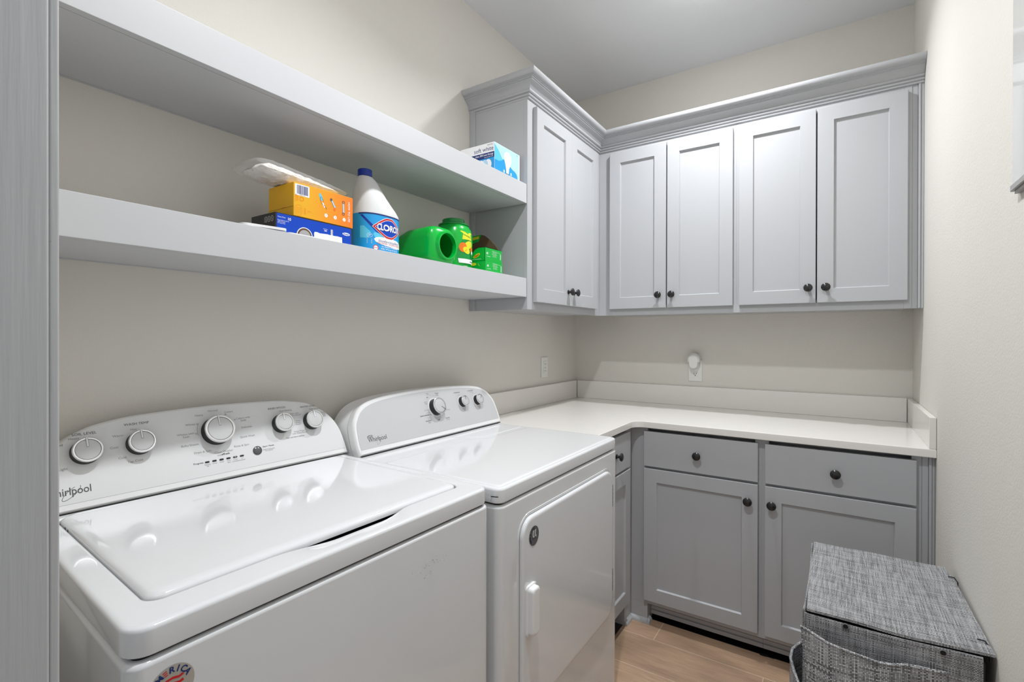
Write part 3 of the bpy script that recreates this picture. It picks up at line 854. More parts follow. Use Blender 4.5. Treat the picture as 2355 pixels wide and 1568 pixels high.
g.stroke(ring_pts(.0700, .9790, .0105, .0028, math.radians(4)), .0012, TD, 'ink')
g.stroke([(.062, .978), (.067, .981), (.072, .978), (.077, .980)], .001, TD, 'ink')
g.build('maker_lettering', dt)
# door
S0, S1, DZ0, DZ1 = .083, .683, .316, .8275
yv = .0
Rz = lambda e, r, y: [(x, y, z) for x, z in rrect(S0 + e, S1 - e, DZ0 + e, DZ1 - e, r, 8)]
G().loft([Rz(-.0075, .058, yv + .001), Rz(-.0065, .057, yv - .0012), Rz(-.0035, .055, yv - .0004), Rz(-.001, .052, yv - .0002)], 'enamel', c1=True, flip=True).build('door_surround', dt, ang=60)
G().loft([Rz(.001, .050, yv - .0003), Rz(.001, .050, yv - .0009)], 'ink2', flip=True).build('door_gap', dt)  # grey strip drawn for the shade in the groove round the door
dr = G().loft([Rz(.0025, .049, yv - .0006), Rz(.0025, .049, yv - .0060), Rz(.0045, .047, yv - .0095), Rz(.0085, .043, yv - .0108), Rz(.013, .04, yv - .0110)], 'enamel', flip=True).build('door', dt, ang=60)
yd = yv - .0111
# pull: raised vertical grip over a dished recess
g = G()
Hc, Hz = .1320, .589
dish = lambda e, y: [(.1400 + (.026 - e) * math.cos(q_), y, Hz + .004 + (.060 - e) * math.sin(q_)) for q_ in [2 * PI * i / 40 for i in range(40)]]
gp = []
ho = lambda e, y: [(x, y, z) for x, z in rrect(.098 + e, .1435 - e, .525 + e, .655 - e, .010, 6)]
g.loft([ho(0, yd + .001), ho(0, yd - .0035), ho(.0015, yd - .005), ho(.004, yd - .0053), ho(.0045, yd - .016), ho(.0065, yd - .0195), ho(.011, yd - .021)], 'plastic', flip=True)
g.build('handle', dr, ang=50)
G().loft([dish(0, yd - .0002), dish(.0018, yd - .0022), dish(.004, yd - .0020), dish(.0075, yd - .0006), dish(.012, yd - .0003)], 'enamel', flip=True).build('handle_dish', dr, ang=60)
for hz in (.690, .3915):
    g = G().box(S1 + .0005, S1 + .0065, yv - .0075, yv + .002, hz, hz + .078, 'steel', .0008, 1)
    for j in range(4): g.box(S1, S1 + .007, yv - .0078, yv + .002, hz + .016 + j * .015, hz + .0168 + j * .015, 'black')
    g.build('hinge', dt)
FD = lambda s, z, t: (s, yd - t, z)
g = G(); cs, cz, r = 1.0955 - DY, .7725, .0255
g.disc(cs, cz, r * .95, r, FD, 'greybtn', .0006, 40)
for i, ch in enumerate('AMERICA'):
    q_ = math.radians(180 - 8 - i * 22 + 50)
    g.text(ch, cs + r * .77 * math.cos(q_), cz + r * .77 * math.sin(q_), .0085, FD, 'black', .0010, rot=q_ - PI / 2, bold=.03)
for j in range(3):
    g.stroke([(cs - .006 + j * .006, cz + .004 - j * .001), (cs - .0045 + j * .006, cz + .010), (cs - .002 + j * .006, cz + .014 - j * .001)] if False else [(cs - .005 + j * .0058, cz - .003), (cs - .006 + j * .0058, cz + .006), (cs - .003 + j * .0058, cz + .015)], .0030, FD, 'plastic' if j != 1 else 'grey', .0010)
for j in range(4): g.text('*', cs - .006 + j * .005, cz - .009 + (j % 2) * .004, .014, FD, 'plastic' if j % 2 else 'black', .0012)
g.build('sticker', dr, label='round dark sticker with faded AMERICA lettering')
# ---------------------------------------------------------------- goods on the lower shelf (frames: local x along the shelf, -y to the room)
ZL = 1.5334 + .0003
ZU = 1.9226 + .0003
def carton(t, wd, dp, h, mats, r=.0008, name='carton'):
    """box from x 0..wd, y 0..dp"""
    return G().box(0, wd, 0, dp, 0, h, mats, r, 1).build(name, t)
fr = lambda a, b, t: (a, -t, b)                 # front face
lf = lambda a, b, t: (-t, a, b)                 # left end: a runs to the wall

# blue duster box
t = thing('duster_box', 'flat blue and black cardboard box under the amber box on the lower shelf', 'box', (-1.12, .6640, ZL), PI / 2)
bw, bd, bh = .2225, .105, .0545
o = carton(t, bw, bd, bh, 'blackbox')
g = G()
g.flat([(.0035, 0), (bw - .003, 0), (bw - .003, bh - .005), (bw - .006, bh - .002), (.006, bh - .002), (.0035, bh - .005)], fr, 'blue', .0004)
g.text('Heavy Duty', .006, .0445, .0042, fr, 'white', .0007, align='LEFT'); g.text('10', .036, .0425, .0095, fr, 'white', .0007, bold=.02)
for i in range(3): g.text(('Extendable handle kit', 'refills included', 'for heavy dust')[i], .006, .0365 - i * .0035, .0034, fr, 'white', .0007, align='LEFT')
g.disc(.078, .008, .0225, .0225, fr, 'white', .0006, 36, 0, PI); g.disc(.078, .008, .0205, .0205, fr, 'brown', .0008, 36, 0, PI)
g.disc(.078, .008, .016, .016, fr, 'grey', .0009, 36, 0, PI)
g.text('360', .138, .0330, .0055, fr, 'white', .0007, bold=.02); g.text('fluffy fibers', .138, .0375, .003, fr, 'white', .0007)
rn = random.Random(2)
pts_ = [(.106 + i * .0076, .0235 + rn.random() * .0014 + .0006 * (i % 2)) for i in range(12)]
g.flat([(.105, .004)] + [(.1905, .004)] + list(reversed(pts_)) + [(.1045, .021)], fr, 'white', .0006)
g.flat([(.1545, .024), (.1605, .024), (.1605, .0395), (.1545, .0395)], fr, 'white', .0006); g.flat([(.1572, .026), (.1588, .026), (.1588, .039), (.1572, .039)], fr, 'navy', .0008)
g.disc(.203, .0355, .0125, .0042, fr, 'white', .0006, 9); g.text('Duster', .203, .0355, .0065, fr, 'blue', .0008, bold=.02)
g.build('printing', o); g = G()
for i in range(3): g.disc(.022 + i * .0135 - .01, .040, .0058, .0075, lf, 'grey', .0004, 20); g.disc(.022 + i * .0135 - .01, .040, .004, .0055, lf, 'blackbox', .0006, 20); g.stroke([(.0095 + i * .0135, .037), (.0145 + i * .0135, .043)], .0015, lf, 'grey', .0008)
for i in range(4): g.text('wash hands after use', .075, .045 - i * .0035, .0032, lambda a, b, t: (-t, .12 - a - .012, b), 'grey', .0006)
g.build('printing', o)

# amber box on top of it
t = thing('duster_refill_box', 'amber and orange cardboard box reading HOW TO USE, stacked on the blue box', 'box', (-1.12, .7120, ZL + bh + .0009), PI / 2)
aw, ad, ah = .1775, .110, .0835
o = carton(t, aw, ad, ah, 'yellow')
g = G()
m_g = bpy.data.materials.new('amber_to_orange_print'); m_g.use_nodes = True
nt = m_g.node_tree; cr_ = nt.nodes.new('ShaderNodeValToRGB'); sp_ = nt.nodes.new('ShaderNodeSeparateXYZ'); tc_ = nt.nodes.new('ShaderNodeTexCoord'); mr_ = nt.nodes.new('ShaderNodeMapRange')
mr_.inputs[1].default_value = .03; mr_.inputs[2].default_value = .17
nt.links.new(tc_.outputs['Object'], sp_.inputs[0]); nt.links.new(sp_.outputs[0], mr_.inputs[0]); nt.links.new(mr_.outputs[0], cr_.inputs[0]); nt.links.new(cr_.outputs[0], nt.nodes['Principled BSDF'].inputs['Base Color'])
cr_.color_ramp.elements[0].color = (.78, .40, .005, 1); cr_.color_ramp.elements[1].color = (.88, .19, .008, 1)
nt.nodes['Principled BSDF'].inputs['Roughness'].default_value = .4
M['ambergrad'] = m_g
g.flat([(.0008, .0008), (aw - .0008, .0008), (aw - .0008, ah - .0008), (.0008, ah - .0008)], fr, 'ambergrad', .0003)
g.flat([(.003, .0525), (.043, .0525), (.043, .0805), (.003, .0805)], fr, 'white', .0005)
x = .0085
rn = random.Random(9)
while x < .038:
    wd_ = rn.choice((.0005, .0009, .0016)); g.flat([(x, .056), (x + wd_, .056), (x + wd_, .078), (x, .078)], fr, 'navy', .0007); x += wd_ + rn.choice((.0006, .0010))
g.text('0 37000 77196', .023, .0542, .0028, fr, 'ink', .0007)
g.stroke(ring_pts(.0215, .045, .0058, .0052, n=7), .0016, fr, 'orange', .0005); g.text('PLEASE\nRECYCLE', .008, .0455, .0045, fr, 'orange', .0005, rot=-PI / 2)
g.stroke(ring_pts(.0130, .0155, .0100, .0135, n=30), .0006, fr, 'orange', .0005)
for i in range(4): g.stroke([(.0055, .0095 + i * .004), (.0205, .0095 + i * .004)], .0005, fr, 'orange', .0005)
for i in range(3): g.stroke([(.0285 + i * .002, .008), (.0285 + i * .002, .024)], .0006, fr, 'orange', .0005)
g.text('>>', .043, .0170, .009, fr, 'orange', .0005)
g.text('HOW TO USE', .1640, .0420, .0088, fr, 'white', .0006, rot=-PI / 2, bold=.012)
for i, (x, n_) in enumerate(((.092, '3'), (.120, '2'), (.1485, '1'))):
    g.disc(x, .0185 + i * .0, .0048, .0050, fr, 'white', .0005, 20); g.text(n_, x, .0185, .0065, fr, 'orange', .0007)
g.disc(.0765, .063, .0042, .0095, lambda a, b, t: fr(a + (b - .063) * -.35, b, t), 'cyan2', .0005, 20); g.stroke(ring_pts(.0795, .054, .0042, .0100, .35, n=20), .0008, fr, 'ink', .0006); g.stroke([(.0815, .050), (.088, .038)], .0036, fr, 'white', .0007); g.stroke([(.085, .044), (.0905, .040), (.0935, .035)], .0012, fr, 'ink', .0008)
g.stroke([(.1085, .062), (.113, .056), (.116, .050), (.1205, .044)], .0056, fr, 'ink', .0005); g.stroke([(.109, .0615), (.113, .0560), (.1165, .0495), (.1203, .0445)], .0040, fr, 'skyb', .0007)
g.disc(.1075, .0635, .0036, .0036, fr, 'ink', .0008, 14); g.disc(.1185, .0395, .0040, .0040, fr, 'orange', .0008, 14)
g.stroke([(.1455, .0635), (.147, .0350)], .0056, fr, 'ink', .0005); g.stroke([(.1455, .0620), (.147, .0360)], .0040, fr, 'skyb', .0007)
for zz in (.0650, .0335): g.stroke(ring_pts(.146, zz, .0040, .0030, n=16), .0014, fr, 'ink', .0008)
g.build('printing', o); g = G()
g.stroke([(.0, .0235), (.11, .0235)], .0006, lf, 'brown', .0004); g.stroke([(.035, .0245), (.050, .0245)], .0016, lf, 'orange', .0005)
g.build('printing', o)

# bag of white cotton fibres lying on the amber box
t = thing('cotton_bag', 'clear plastic bag of fluffy white duster refills lying on the amber box', 'bag', (-1.135, .7120, ZL + bh + ah + .0022), PI / 2)
def cushion(x0, x1, y0, y1, th, tilt, nx, ny, jit, k, name, seed, lift=0, pinch=1.0):
    rn = random.Random(seed); vs = []; fs = []
    from mathutils import noise
    for sgn in (0, 1):
        for i in range(nx + 1):
            for j in range(ny + 1):
                u_, v_ = i / nx, j / ny
                e = (max(0, 1 - (2 * u_ - 1) ** 4) * max(0, 1 - (2 * v_ - 1) ** 4)) ** pinch
                x_ = x0 + (x1 - x0) * u_; y_ = y0 + (y1 - y0) * v_
                nz = noise.noise(Vector((x_ * 70, y_ * 70, sgn * 9 + seed))) * jit
                base_ = max(0, (.055 - x_)) * tilt + lift
                edge = noise.noise(Vector((x_ * 45, y_ * 45, seed + 3))) * jit * .8
                th_u = th * (1.35 - .75 * u_)
                z_ = base_ + th_u * .5 + (th_u * .5 * e + nz * e) * (1 if sgn else -1 * .95)
                z_ = max(z_, base_)
                vs.append((x_ + edge * (abs(2 * u_ - 1) ** 6), y_ + edge * (abs(2 * v_ - 1) ** 6), z_ + .0))
    m_ = (nx + 1) * (ny + 1)
    for i in range(nx):
        for j in range(ny):
            a = i * (ny + 1) + j
            fs.append((a, a + 1, a + ny + 2, a + ny + 1)); fs.append((a + m_, a + m_ + ny + 1, a + m_ + ny + 2, a + m_ + 1))
    for i in range(nx):
        for j in (0, ny):
            a = i * (ny + 1) + j; fs.append((a, a + ny + 1, a + ny + 1 + m_, a + m_))
    for j in range(ny):
        for i in (0, nx):
            a = i * (ny + 1) + j; fs.append((a, a + 1, a + 1 + m_, a + m_))
    return G().add(vs, fs, k).build(name, t, ang=60)
cushion(-.070, .150, .004, .098, .034, 0, 46, 22, .0045, 'cotton', 'cotton_refill', 1, pinch=.6)
cushion(-.088, .172, -.004, .106, .040, 0, 40, 18, .003, 'film', 'plastic_film', 5, lift=.0, pinch=.45)

# white flat piece at the shelf edge
t = thing('white_card', 'flat rounded white card lying at the shelf edge before the blue box', 'card', (-1.0765, .567, ZL), PI / 2)
P = rrect(0, .105, .001, .030, .012, 6)
G().loft([[(a, b, z_ + (.0035 if a > .02 else 0) * min(1, a / .09)) for a, b in P] for z_ in (0, .0055)], 'plastic').build('card_sheet', t)
P = rrect(.106, .25, .001, .022, .008, 5)
G().loft([[(a, b, z_) for a, b in P] for z_ in (0, .0022)], 'plastic').build('card_flap', t)

# bleach bottle
BX, BY = -1.196, 1.036
t = thing('bleach_bottle', 'white bleach bottle with blue cap and blue label on the lower shelf', 'bottle', (BX, BY, ZL), PI / 2)
def sup(cx_, hx, hy, z_, n=48, p=2.6):
    o = []
    for i in range(n):
        q_ = 2 * PI * i / n; c_, s_ = math.cos(q_), math.sin(q_)
        o.append((cx_ + hx * math.copysign(abs(c_) ** (2 / p), c_), hy * math.copysign(abs(s_) ** (2 / p), s_), z_))
    return o
secs = [(0, .066, .044, 0), (0, .073, .050, .005), (0, .0745, .052, .015), (0, .0745, .052, .1265), (-.0005, .0742, .0518, .132), (-.0060, .0685, .0505, .145), (-.0145, .0595, .0485, .160), (-.0240, .0485, .0445, .180), (-.0305, .0405, .0400, .198), (-.0370, .0295, .0320, .225), (-.0400, .0230, .0240, .236), (-.0415, .0205, .0205, .2395)]
bo = G().loft([sup(c_, a_, b_, z_, p=2.6 if z_ < .2 else 2.2) for c_, a_, b_, z_ in secs], 'bottle').build('bottle_body', t, ang=60)
G().lathe([(.0200, .2398), (.0212, .2405), (.0212, .2590), (.0202, .2605), (.005, .2610)], 'cap', (-.0417, 0, 0), n=40).build('cap', t)
def bf(a, b, tt):
    """wrap: a = arc position along the label in metres from its middle (front), b = height"""
    p = 2.6; q_ = -PI / 2 + a / .0635
    c_, s_ = math.cos(q_), math.sin(q_)
    return ((.0748 + tt) * math.copysign(abs(c_) ** (2 / p), c_), (.0523 + tt) * math.copysign(abs(s_) ** (2 / p), s_), b)
def wrapg(g, poly, k, tt, step=.005):
    """a polygon laid round the bottle: cut into narrow strips so that it follows the curve"""
    xs = [p[0] for p in poly]; x = min(xs); X1 = max(xs); n = max(1, int((X1 - x) / step + .99))
    def cut(xx):
        ys = []
        for i in range(len(poly)):
            (x0, y0), (x1, y1) = poly[i], poly[(i + 1) % len(poly)]
            if (x0 - xx) * (x1 - xx) < 0: ys.append(y0 + (y1 - y0) * (xx - x0) / (x1 - x0))
            elif x0 == xx: ys.append(y0)
        return (min(ys), max(ys)) if ys else None
    E_ = 1e-6
    for i in range(n):
        a0, a1 = x + (X1 - x) * i / n, x + (X1 - x) * (i + 1) / n
        c0, c1 = cut(a0 + E_), cut(a1 - E_)
        if c0 and c1: g.add([bf(a0, c0[0], tt), bf(a1, c1[0], tt), bf(a1, c1[1], tt), bf(a0, c0[1], tt)], [(0, 1, 2, 3)], k)
lb = G().loft([[bf(-.20 + .4 * i / 63 if False else (i / 64 - .5) * 2 * PI * .0635, z_, .0002) for i in range(64)] for z_ in (.002, .1245)], 'cyan', c0=False, c1=False).build('label', t)
g = G()
bfa = lambda a, b, tt: bf(a, b, tt)
wrapg(g, [(-.09, .120), (.09, .120), (.09, .1245), (-.09, .1245)], 'navy', .0004)
wrapg(g, [(-.085, .118), (-.075, .118), (-.02, .074), (.03, .052), (.09, .045), (.09, .037), (.03, .044), (-.025, .066)], 'cap', .0005)
wrapg(g, [(-.085, .085), (-.07, .085), (-.045, .066), (-.055, .048), (-.085, .050)], 'cyan2', .0004)
wrapg(g, ring_pts(.014, .042, .050, .013, -.10, n=40)[:-1], 'white', .0006)
wrapg(g, ring_pts(-.022, .056, .018, .009, -.5, n=24)[:-1], 'cyan2', .00055)
dm = lambda sx_, sy_: [(-sx_, 0), (-sx_ * .12, sy_), (sx_ * .12, sy_), (sx_, 0), (sx_ * .12, -sy_), (-sx_ * .12, -sy_)]
DC = (.005, .0845)
for s_, e_, k_ in ((1.0, .0009, 'white'), (.955, .0011, 'red'), (.80, .0013, 'white'), (.76, .0015, 'blue')):
    wrapg(g, [(DC[0] + a * s_, DC[1] + b * s_) for a, b in dm(.047, .032)], k_, e_, .003)
g.text('CLOROX', DC[0] - .001, DC[1], .0260, bfa, 'white', .0027, sx=.56, bold=.035)
g.text('Disinfecting Bleach', .008, .0435, .0088, bfa, 'navy', .0024, sx=.9)
g.text('KILLS 99.9% of Germs and More', .008, .0365, .0050, bfa, 'red', .0024, bold=.01)
for i, x in enumerate(('5x Stain Prevention', 'Kills Virus & Germs*', 'Protects Fiber Strength', 'for Whites')): g.text(x, .010, .0275 - i * .0068, .0058, bfa, 'white', .0006, bold=.01)
g.disc(-.030, .0215, .0085, .0085, bfa, 'red', .0006, 20); g.disc(-.030, .0215, .0065, .0065, bfa, 'white', .0008, 20); g.text('KILLS', -.030, .0215, .0045, bfa, 'red', .0010, bold=.02)
g.stroke(ring_pts(-.050, .057, .0095, .0060, n=20), .0008, bfa, 'white', .0006); g.text('HP', -.050, .057, .0070, bfa, 'white', .0006, shear=.3)
for i in range(5): g.stroke([(-.060, .046 - i * .0030), (-.041, .046 - i * .0030)], .0011, bfa, 'skyb', .0006)
g.text('1 QT', -.058, .016, .0065, bfa, 'white', .0006, bold=.02)
g.build('label_print', lb)

# open green tub lying on its side, mouth to the room
t = thing('detergent_tub', 'empty bright green plastic tub lying on its side with open mouth', 'tub', (-1.105, 1.272, ZL), PI / 2)
def sq(cx_, cz_, hx, hz, y_, p=4.0, n=48):
    o = []
    for i in range(n):
        q_ = 2 * PI * i / n; c_, s_ = math.cos(q_), math.sin(q_)
        o.append((cx_ + hx * math.copysign(abs(c_) ** (2 / p), c_), y_, cz_ + hz * math.copysign(abs(s_) ** (2 / p), s_)))
    return o
zc = .0655
L = [sq(0, .048, .050, .046, .262, 3), sq(0, .050, .058, .0495, .256, 3.4), sq(0, .0505, .062, .050, .235, 3.8), sq(0, .0520, .0635, .0515, .205, 3.8), sq(0, .0605, .0645, .0600, .170, 4), sq(0, .0655, .0655, .0650, .140, 4), sq(0, zc + .001, .0665, .0660, .06, 4.2), sq(0, zc + .001, .0665, .0660, .040, 4.2), sq(0, zc + .001, .0655, .0650, .030, 4), sq(0, zc + .001, .0615, .0610, .021, 3.4),
     sq(0, zc + .001, .0545, .0540, .0155, 2.6), sq(0, zc + .001, .0500, .0495, .0130, 2), sq(0, zc + .001, .0485, .0480, .0080, 2), sq(0, zc + .001, .0480, .0475, .002, 2), sq(0, zc + .001, .0465, .0460, 0, 2), sq(0, zc + .001, .0425, .0420, 0, 2), sq(0, zc + .001, .0415, .0410, .003, 2), sq(0, zc + .001, .0415, .0410, .016, 2), sq(0, zc + .001, .056, .055, .030, 3), sq(0, .052, .056, .048, .24, 3)]
G().loft(L, 'green', flip=True).build('tub_body', t, ang=40)

# upright green tub behind it
t = thing('detergent_tub', 'dark green upright detergent tub with yellow label behind the lying tub', 'tub', (-1.222, 1.437, ZL), PI / 2)
def ov(r1, r2, z_, n=56, p=2.3): return [(x_, y_, z_) for x_, y_, z_ in sup(0, r1, r2, z_, n, p)]
o = G().loft([ov(.055, .055, 0), ov(.062, .062, .006), ov(.0645, .0645, .02), ov(.068, .067, .07), ov(.0705, .069, .115), ov(.0690, .068, .140), ov(.0640, .064, .160), ov(.058, .058, .170), ov(.0550, .0550, .1735), ov(.0545, .0545, .1755)], 'green').build('tub_body', t, ang=40)
G().lathe([(.0545, .1758), (.0575, .1765), (.0575, .1815), (.0505, .1835), (.0435, .1850), (.0425, .1870), (.0425, .1985), (.0405, .2005), (.004, .2010)], 'green2', n=48).build('tub_lid', t)
def tf(a, b, tt):
    q_ = -PI / 2 + a / .067
    k_ = 1 - max(0, (b - .115)) * .9 - max(0, (.075 - b)) * .55
    return ((.0700 * k_ + .0018 + tt) * math.cos(q_), (.0685 * k_ + .0018 + tt) * math.sin(q_), b)
g = G()
def wt_(poly, k, tt):
    global bf
    keep = bf; bf = tf; wrapg(g, poly, k, tt, .004); bf = keep
wt_([(-.045, .138), (-.03, .150), (-.012, .146), (0, .140), (.014, .148), (.032, .146), (.046, .130), (.048, .118), (-.048, .118)], 'lemon', .0004)
wt_([(-.047, .112), (.045, .119), (.045, .045), (-.044, .045)], 'green2', .0004)
wt_(ring_pts(-.022, .088, .017, .018, n=24)[:-1], 'orange', .0009); wt_(ring_pts(.006, .100, .024, .014, .3, n=24)[:-1], 'lemon', .0007); wt_(ring_pts(.024, .083, .012, .011, n=20)[:-1], 'orange', .0011)
wt_(ring_pts(-.006, .078, .018, .012, -.4, n=24)[:-1], 'lemon', .0010)
for a_, b_, r_, k_ in ((.028, .068, .0135, 'green2'), (.028, .072, .0085, 'white'), (.030, .066, .0045, 'green2')): wt_(ring_pts(a_, b_, r_, r_, n=20)[:-1], k_, .0012 + .0002 * (r_ < .01) + .0002 * (r_ < .005))
wt_([(-.040, .030), (.040, .030), (.042, .046), (-.042, .046)], 'white', .0014)
g.text('ORIGINAL', .028, .037, .0070, tf, 'ink', .0018, bold=.02); g.text('Island Fresh Scent', .022, .127, .0055, tf, 'green2', .0010, rot=-.15)
g.text('WITH OXI BOOST', -.012, .134, .006, tf, 'green2', .0010, rot=-.2, bold=.02)
g.text('35', .030, .018, .0080, tf, 'white', .0010); g.text('FLINGS', -.010, .019, .0055, tf, 'white', .0010)
g.build('label', o)

# two green dryer-sheet cartons
GX, GY = -1.128, 1.512
sw, sd, sh_ = .113, .190, .0485
def carton_print(g, lid=False):
    g.text('40', .014, .030, .0120, fr, 'white', .0006, rot=0, bold=.02)
    g.stroke([(.010, .019), (.034, .019)], .0012, fr, 'white', .0006)
    for i in range(5): g.text(('Directions for use', 'Hojas suavizantes', 'de telas: instrucciones', 'fabric softener', 'dryer sheets 120')[i], .062, .040 - i * .0045, .0040, fr, 'white', .0006)
    g.stroke([(.046, .0435), (.100, .0395), (.100, .033)], .0006, fr, 'white', .0006)
    g.text('FRESH', .1035, .026, .0085, fr, 'white', .0006, rot=PI / 2, bold=.02)
t = thing('dryer_sheet_box', 'closed green dryer-sheet carton under the torn one, in the shelf corner', 'box', (GX + .006, GY - .004, ZL), PI / 2)
o = carton(t, sw, sd, sh_, 'greenbox')
g = G(); carton_print(g); g.build('printing', o); g = G()
g.disc(.062, .038, .018, .006, lf, 'lemon', .0005, 20); g.stroke([(.030, .030), (.036, .038), (.033, .040)], .0018, lf, 'lemon', .0005)
g.build('printing', o)
t = thing('dryer_sheet_box', 'green dryer-sheet carton with torn open brown flap, upper of the two', 'box', (GX, GY, ZL + sh_ + .0006), PI / 2)
tw, th_ = .113, .0525
g = G()
w_ = .0012
g.box(0, tw, 0, .0012, 0, th_, 'greenbox').box(0, tw, sd - .0012, sd, 0, th_ * .80, 'greenbox').box(tw - .0012, tw, .0012, sd - .0012, 0, th_, 'greenbox').box(0, tw, 0, sd, 0, .0012, 'greenbox')
# torn left end and part of the top
g.prism([(0, 0), (sd, 0), (sd, .030), (.085, .031), (.060, .034), (.048, .046), (.030, th_), (0, th_)], lambda a, b, t_: (t_, a, b), 0, .0012, 'greenbox')
g.prism([(0, 0), (tw, 0), (tw, .055), (.07, .045), (.03, .050), (0, .032)], lambda a, b, t_: (a, b, t_), th_ - .0012, th_, 'greenbox')
o = g.build('carton', t, ang=20)
g = G()
pf = [(.004, .027), (.012, .052), (.030, .077), (.048, .097), (.063, .110), (.080, .1225), (.095, .127), (.156, .124), (.158, .045), (.150, .027)]
ffn = lambda a, b, t_: (tw + .0003 - t_ - max(0, b - .05) * .10, a, b)
g.prism(pf, ffn, 0, .0012, 'brown')
g.prism([(.096, .128), (.158, .125), (.158, .094), (.112, .101), (.104, .116)], ffn, .0020, .0030, 'greenbox')
g.flat([(.106, .123), (.156, .120), (.156, .108), (.110, .112)], ffn, 'lemon', .0034)
g.build('open_flap', t, label='brown inside of the torn flap')
G().box(.002, tw - .002, .06, sd - .003, .002, .026, 'white', .002, 1).build('dryer_sheets', t)
g = G(); carton_print(g); g.build('printing', o); g = G()
g.disc(.040, .022, .0165, .0070, lambda a, b, t_: lf(a, b + (a - .04) * -.35, t_), 'lemon', .0005, 20); g.text('Gain', .040, .022, .0130, lambda a, b, t_: (-t_, .080 - a, b + (a - .04) * .35), 'red', .0008, bold=.03)
g.stroke([(.018, .008), (.062, .008)], .0012, lf, 'white', .0005)
g.build('printing', o)

# light bulb box on the upper shelf
t = thing('light_bulb_box', 'blue and white soft white light bulb box on the upper shelf', 'box', (-1.1, 1.5345, ZU), PI / 2)
kw, kd, kh = .179, .168, .1185
o = carton(t, kw, kd, kh, 'white')
lr = lambda a, b, t_: (-t_, kd - a, b)          # left end read from outside: a runs away from the wall
g = G()
g.flat([(.0005, .0), (kd - .0005, .0), (kd - .0005, .0745), (.0005, .0745)], lr, 'cyan', .0003)
g.flat([(.0005, .0600), (kd - .0005, .0600), (kd - .0005, .0815), (.0005, .0815)], lr, 'navy', .0005)
g.text('soft white', kd - .004, .0955, .0235, lr, 'navy', .0005, align='RIGHT', bold=-.004)
g.text('Uses 28% Less Energy', kd - .005, .0740, .0098, lr, 'white', .0008, align='RIGHT', bold=.015); g.text('than the 60W bulb', kd - .006, .0645, .0055, lr, 'white', .0008, align='RIGHT', bold=.01)
g.text('great value', kd - .008, .1115, .0058, lr, 'navy', .0005, align='RIGHT')
for i in range(5):
    cx2 = kd - .030 - i * .017
    g.disc(cx2, .036, .0165, .0200, lr, 'white' if i % 2 == 0 else 'skyb', .0008 + i * .0001, 24); g.flat([(cx2 - .009, 0), (cx2 + .007, 0), (cx2 + .012, .026), (cx2 - .013, .026)], lr, 'white', .0008 + i * .0001)
g.build('printing', o); g = G()
g.flat([(.0005, .0), (kw - .006, 0), (kw - .006, kh - .0015), (.0005, kh - .0015)], fr, 'skyb', .0003)
g.flat([(.0005, .0), (.160, 0), (.163, .012), (.161, .024), (.154, .034), (.142, .040), (.126, .043), (.110, .050), (.095, .060), (.078, .066), (.060, .067), (.043, .063), (.025, .057), (.0005, .052)], fr, 'cyan', .0005)
g.flat([(.0005, .052), (.030, .052), (.055, .062), (.030, .090), (.0005, kh - .008)], fr, 'cyan2', .0006)
bulb = [(.080, .018), (.097, .018), (.0995, .038), (.108, .054), (.1150, .068), (.1165, .080), (.113, .092), (.104, .1010), (.0935, .1040), (.082, .1035), (.072, .099), (.0655, .091), (.0635, .080), (.0655, .068), (.0720, .054), (.0775, .038)]
g.flat(bulb, fr, 'white', .0009)
g.flat([(.080, 0), (.097, 0), (.097, .018), (.080, .018)], fr, 'ink', .0009); g.disc(.0885, .010, .0035, .006, fr, 'skyb', .0012, 12)
for x in (.064, .1135): g.disc(x, .022, .0045, .0060, fr, 'white', .0009, 12); g.stroke([(x, .016), (x, .006)], .0022, fr, 'white', .0009)
g.text('A19', kw - .022, kh - .009, .0055, fr, 'navy', .0006)
g.build('printing', o)

# ---------------------------------------------------------------- laundry hamper by the right wall
hx0, hx1, hy0, hy1, hz = -.066, .262, 1.395, 1.862, .622
t = thing('laundry_hamper', 'grey woven fabric laundry hamper with closed lid against the right wall', 'hamper', (hx0, hy0, 0))
W_, D_ = hx1 - hx0, hy1 - hy0
g = G()
def wob(i, n, amp, ph): return amp * math.sin(PI * i / n) + amp * .3 * math.sin(3 * PI * i / n + ph)
def wall(g, p0, p1, z0, z1, th, k, amp=0, top=lambda u_: 0, n=24):
    """upright cloth wall between two floor points with rounded hem"""
    p0, p1 = Vector((*p0, 0)), Vector((*p1, 0)); d = (p1 - p0).normalized(); nn = Vector((d.y, -d.x, 0))
    loops = []
    for i in range(n + 1):
        u_ = i / n; c = p0 + (p1 - p0) * u_ + nn * (amp * math.sin(PI * u_))
        zt = z1 + top(u_)
        sec = [(-th / 2, z0), (-th / 2, zt - th * .5), (-th * .25, zt - th * .1), (th * .25, zt - th * .1), (th / 2, zt - th * .5), (th / 2, z0)]
        loops.append([c + nn * a + Vector((0, 0, b)) for a, b in sec])
    g.loft(loops, k)
wall(g, (0, 0), (W_ - .006, .004), .03, .619, .007, 'weave', 0, lambda u_: -.003 * math.sin(PI * u_ * 1.3))
wall(g, (0, D_), (0, .004), .03, .625, .006, 'weave', -.003, lambda u_: -.004 * math.sin(PI * u_))
wall(g, (W_ - .004, D_), (0, D_), .03, .615, .006, 'weave')
wall(g, (W_ - .004, .012), (W_ - .004, D_), .03, .608, .006, 'black')  # side next to the room wall, coloured black for its shadow
g.box(.004, W_ - .006, .004, D_ - .004, .02, .03, 'black')
g.build('body', t, ang=60)
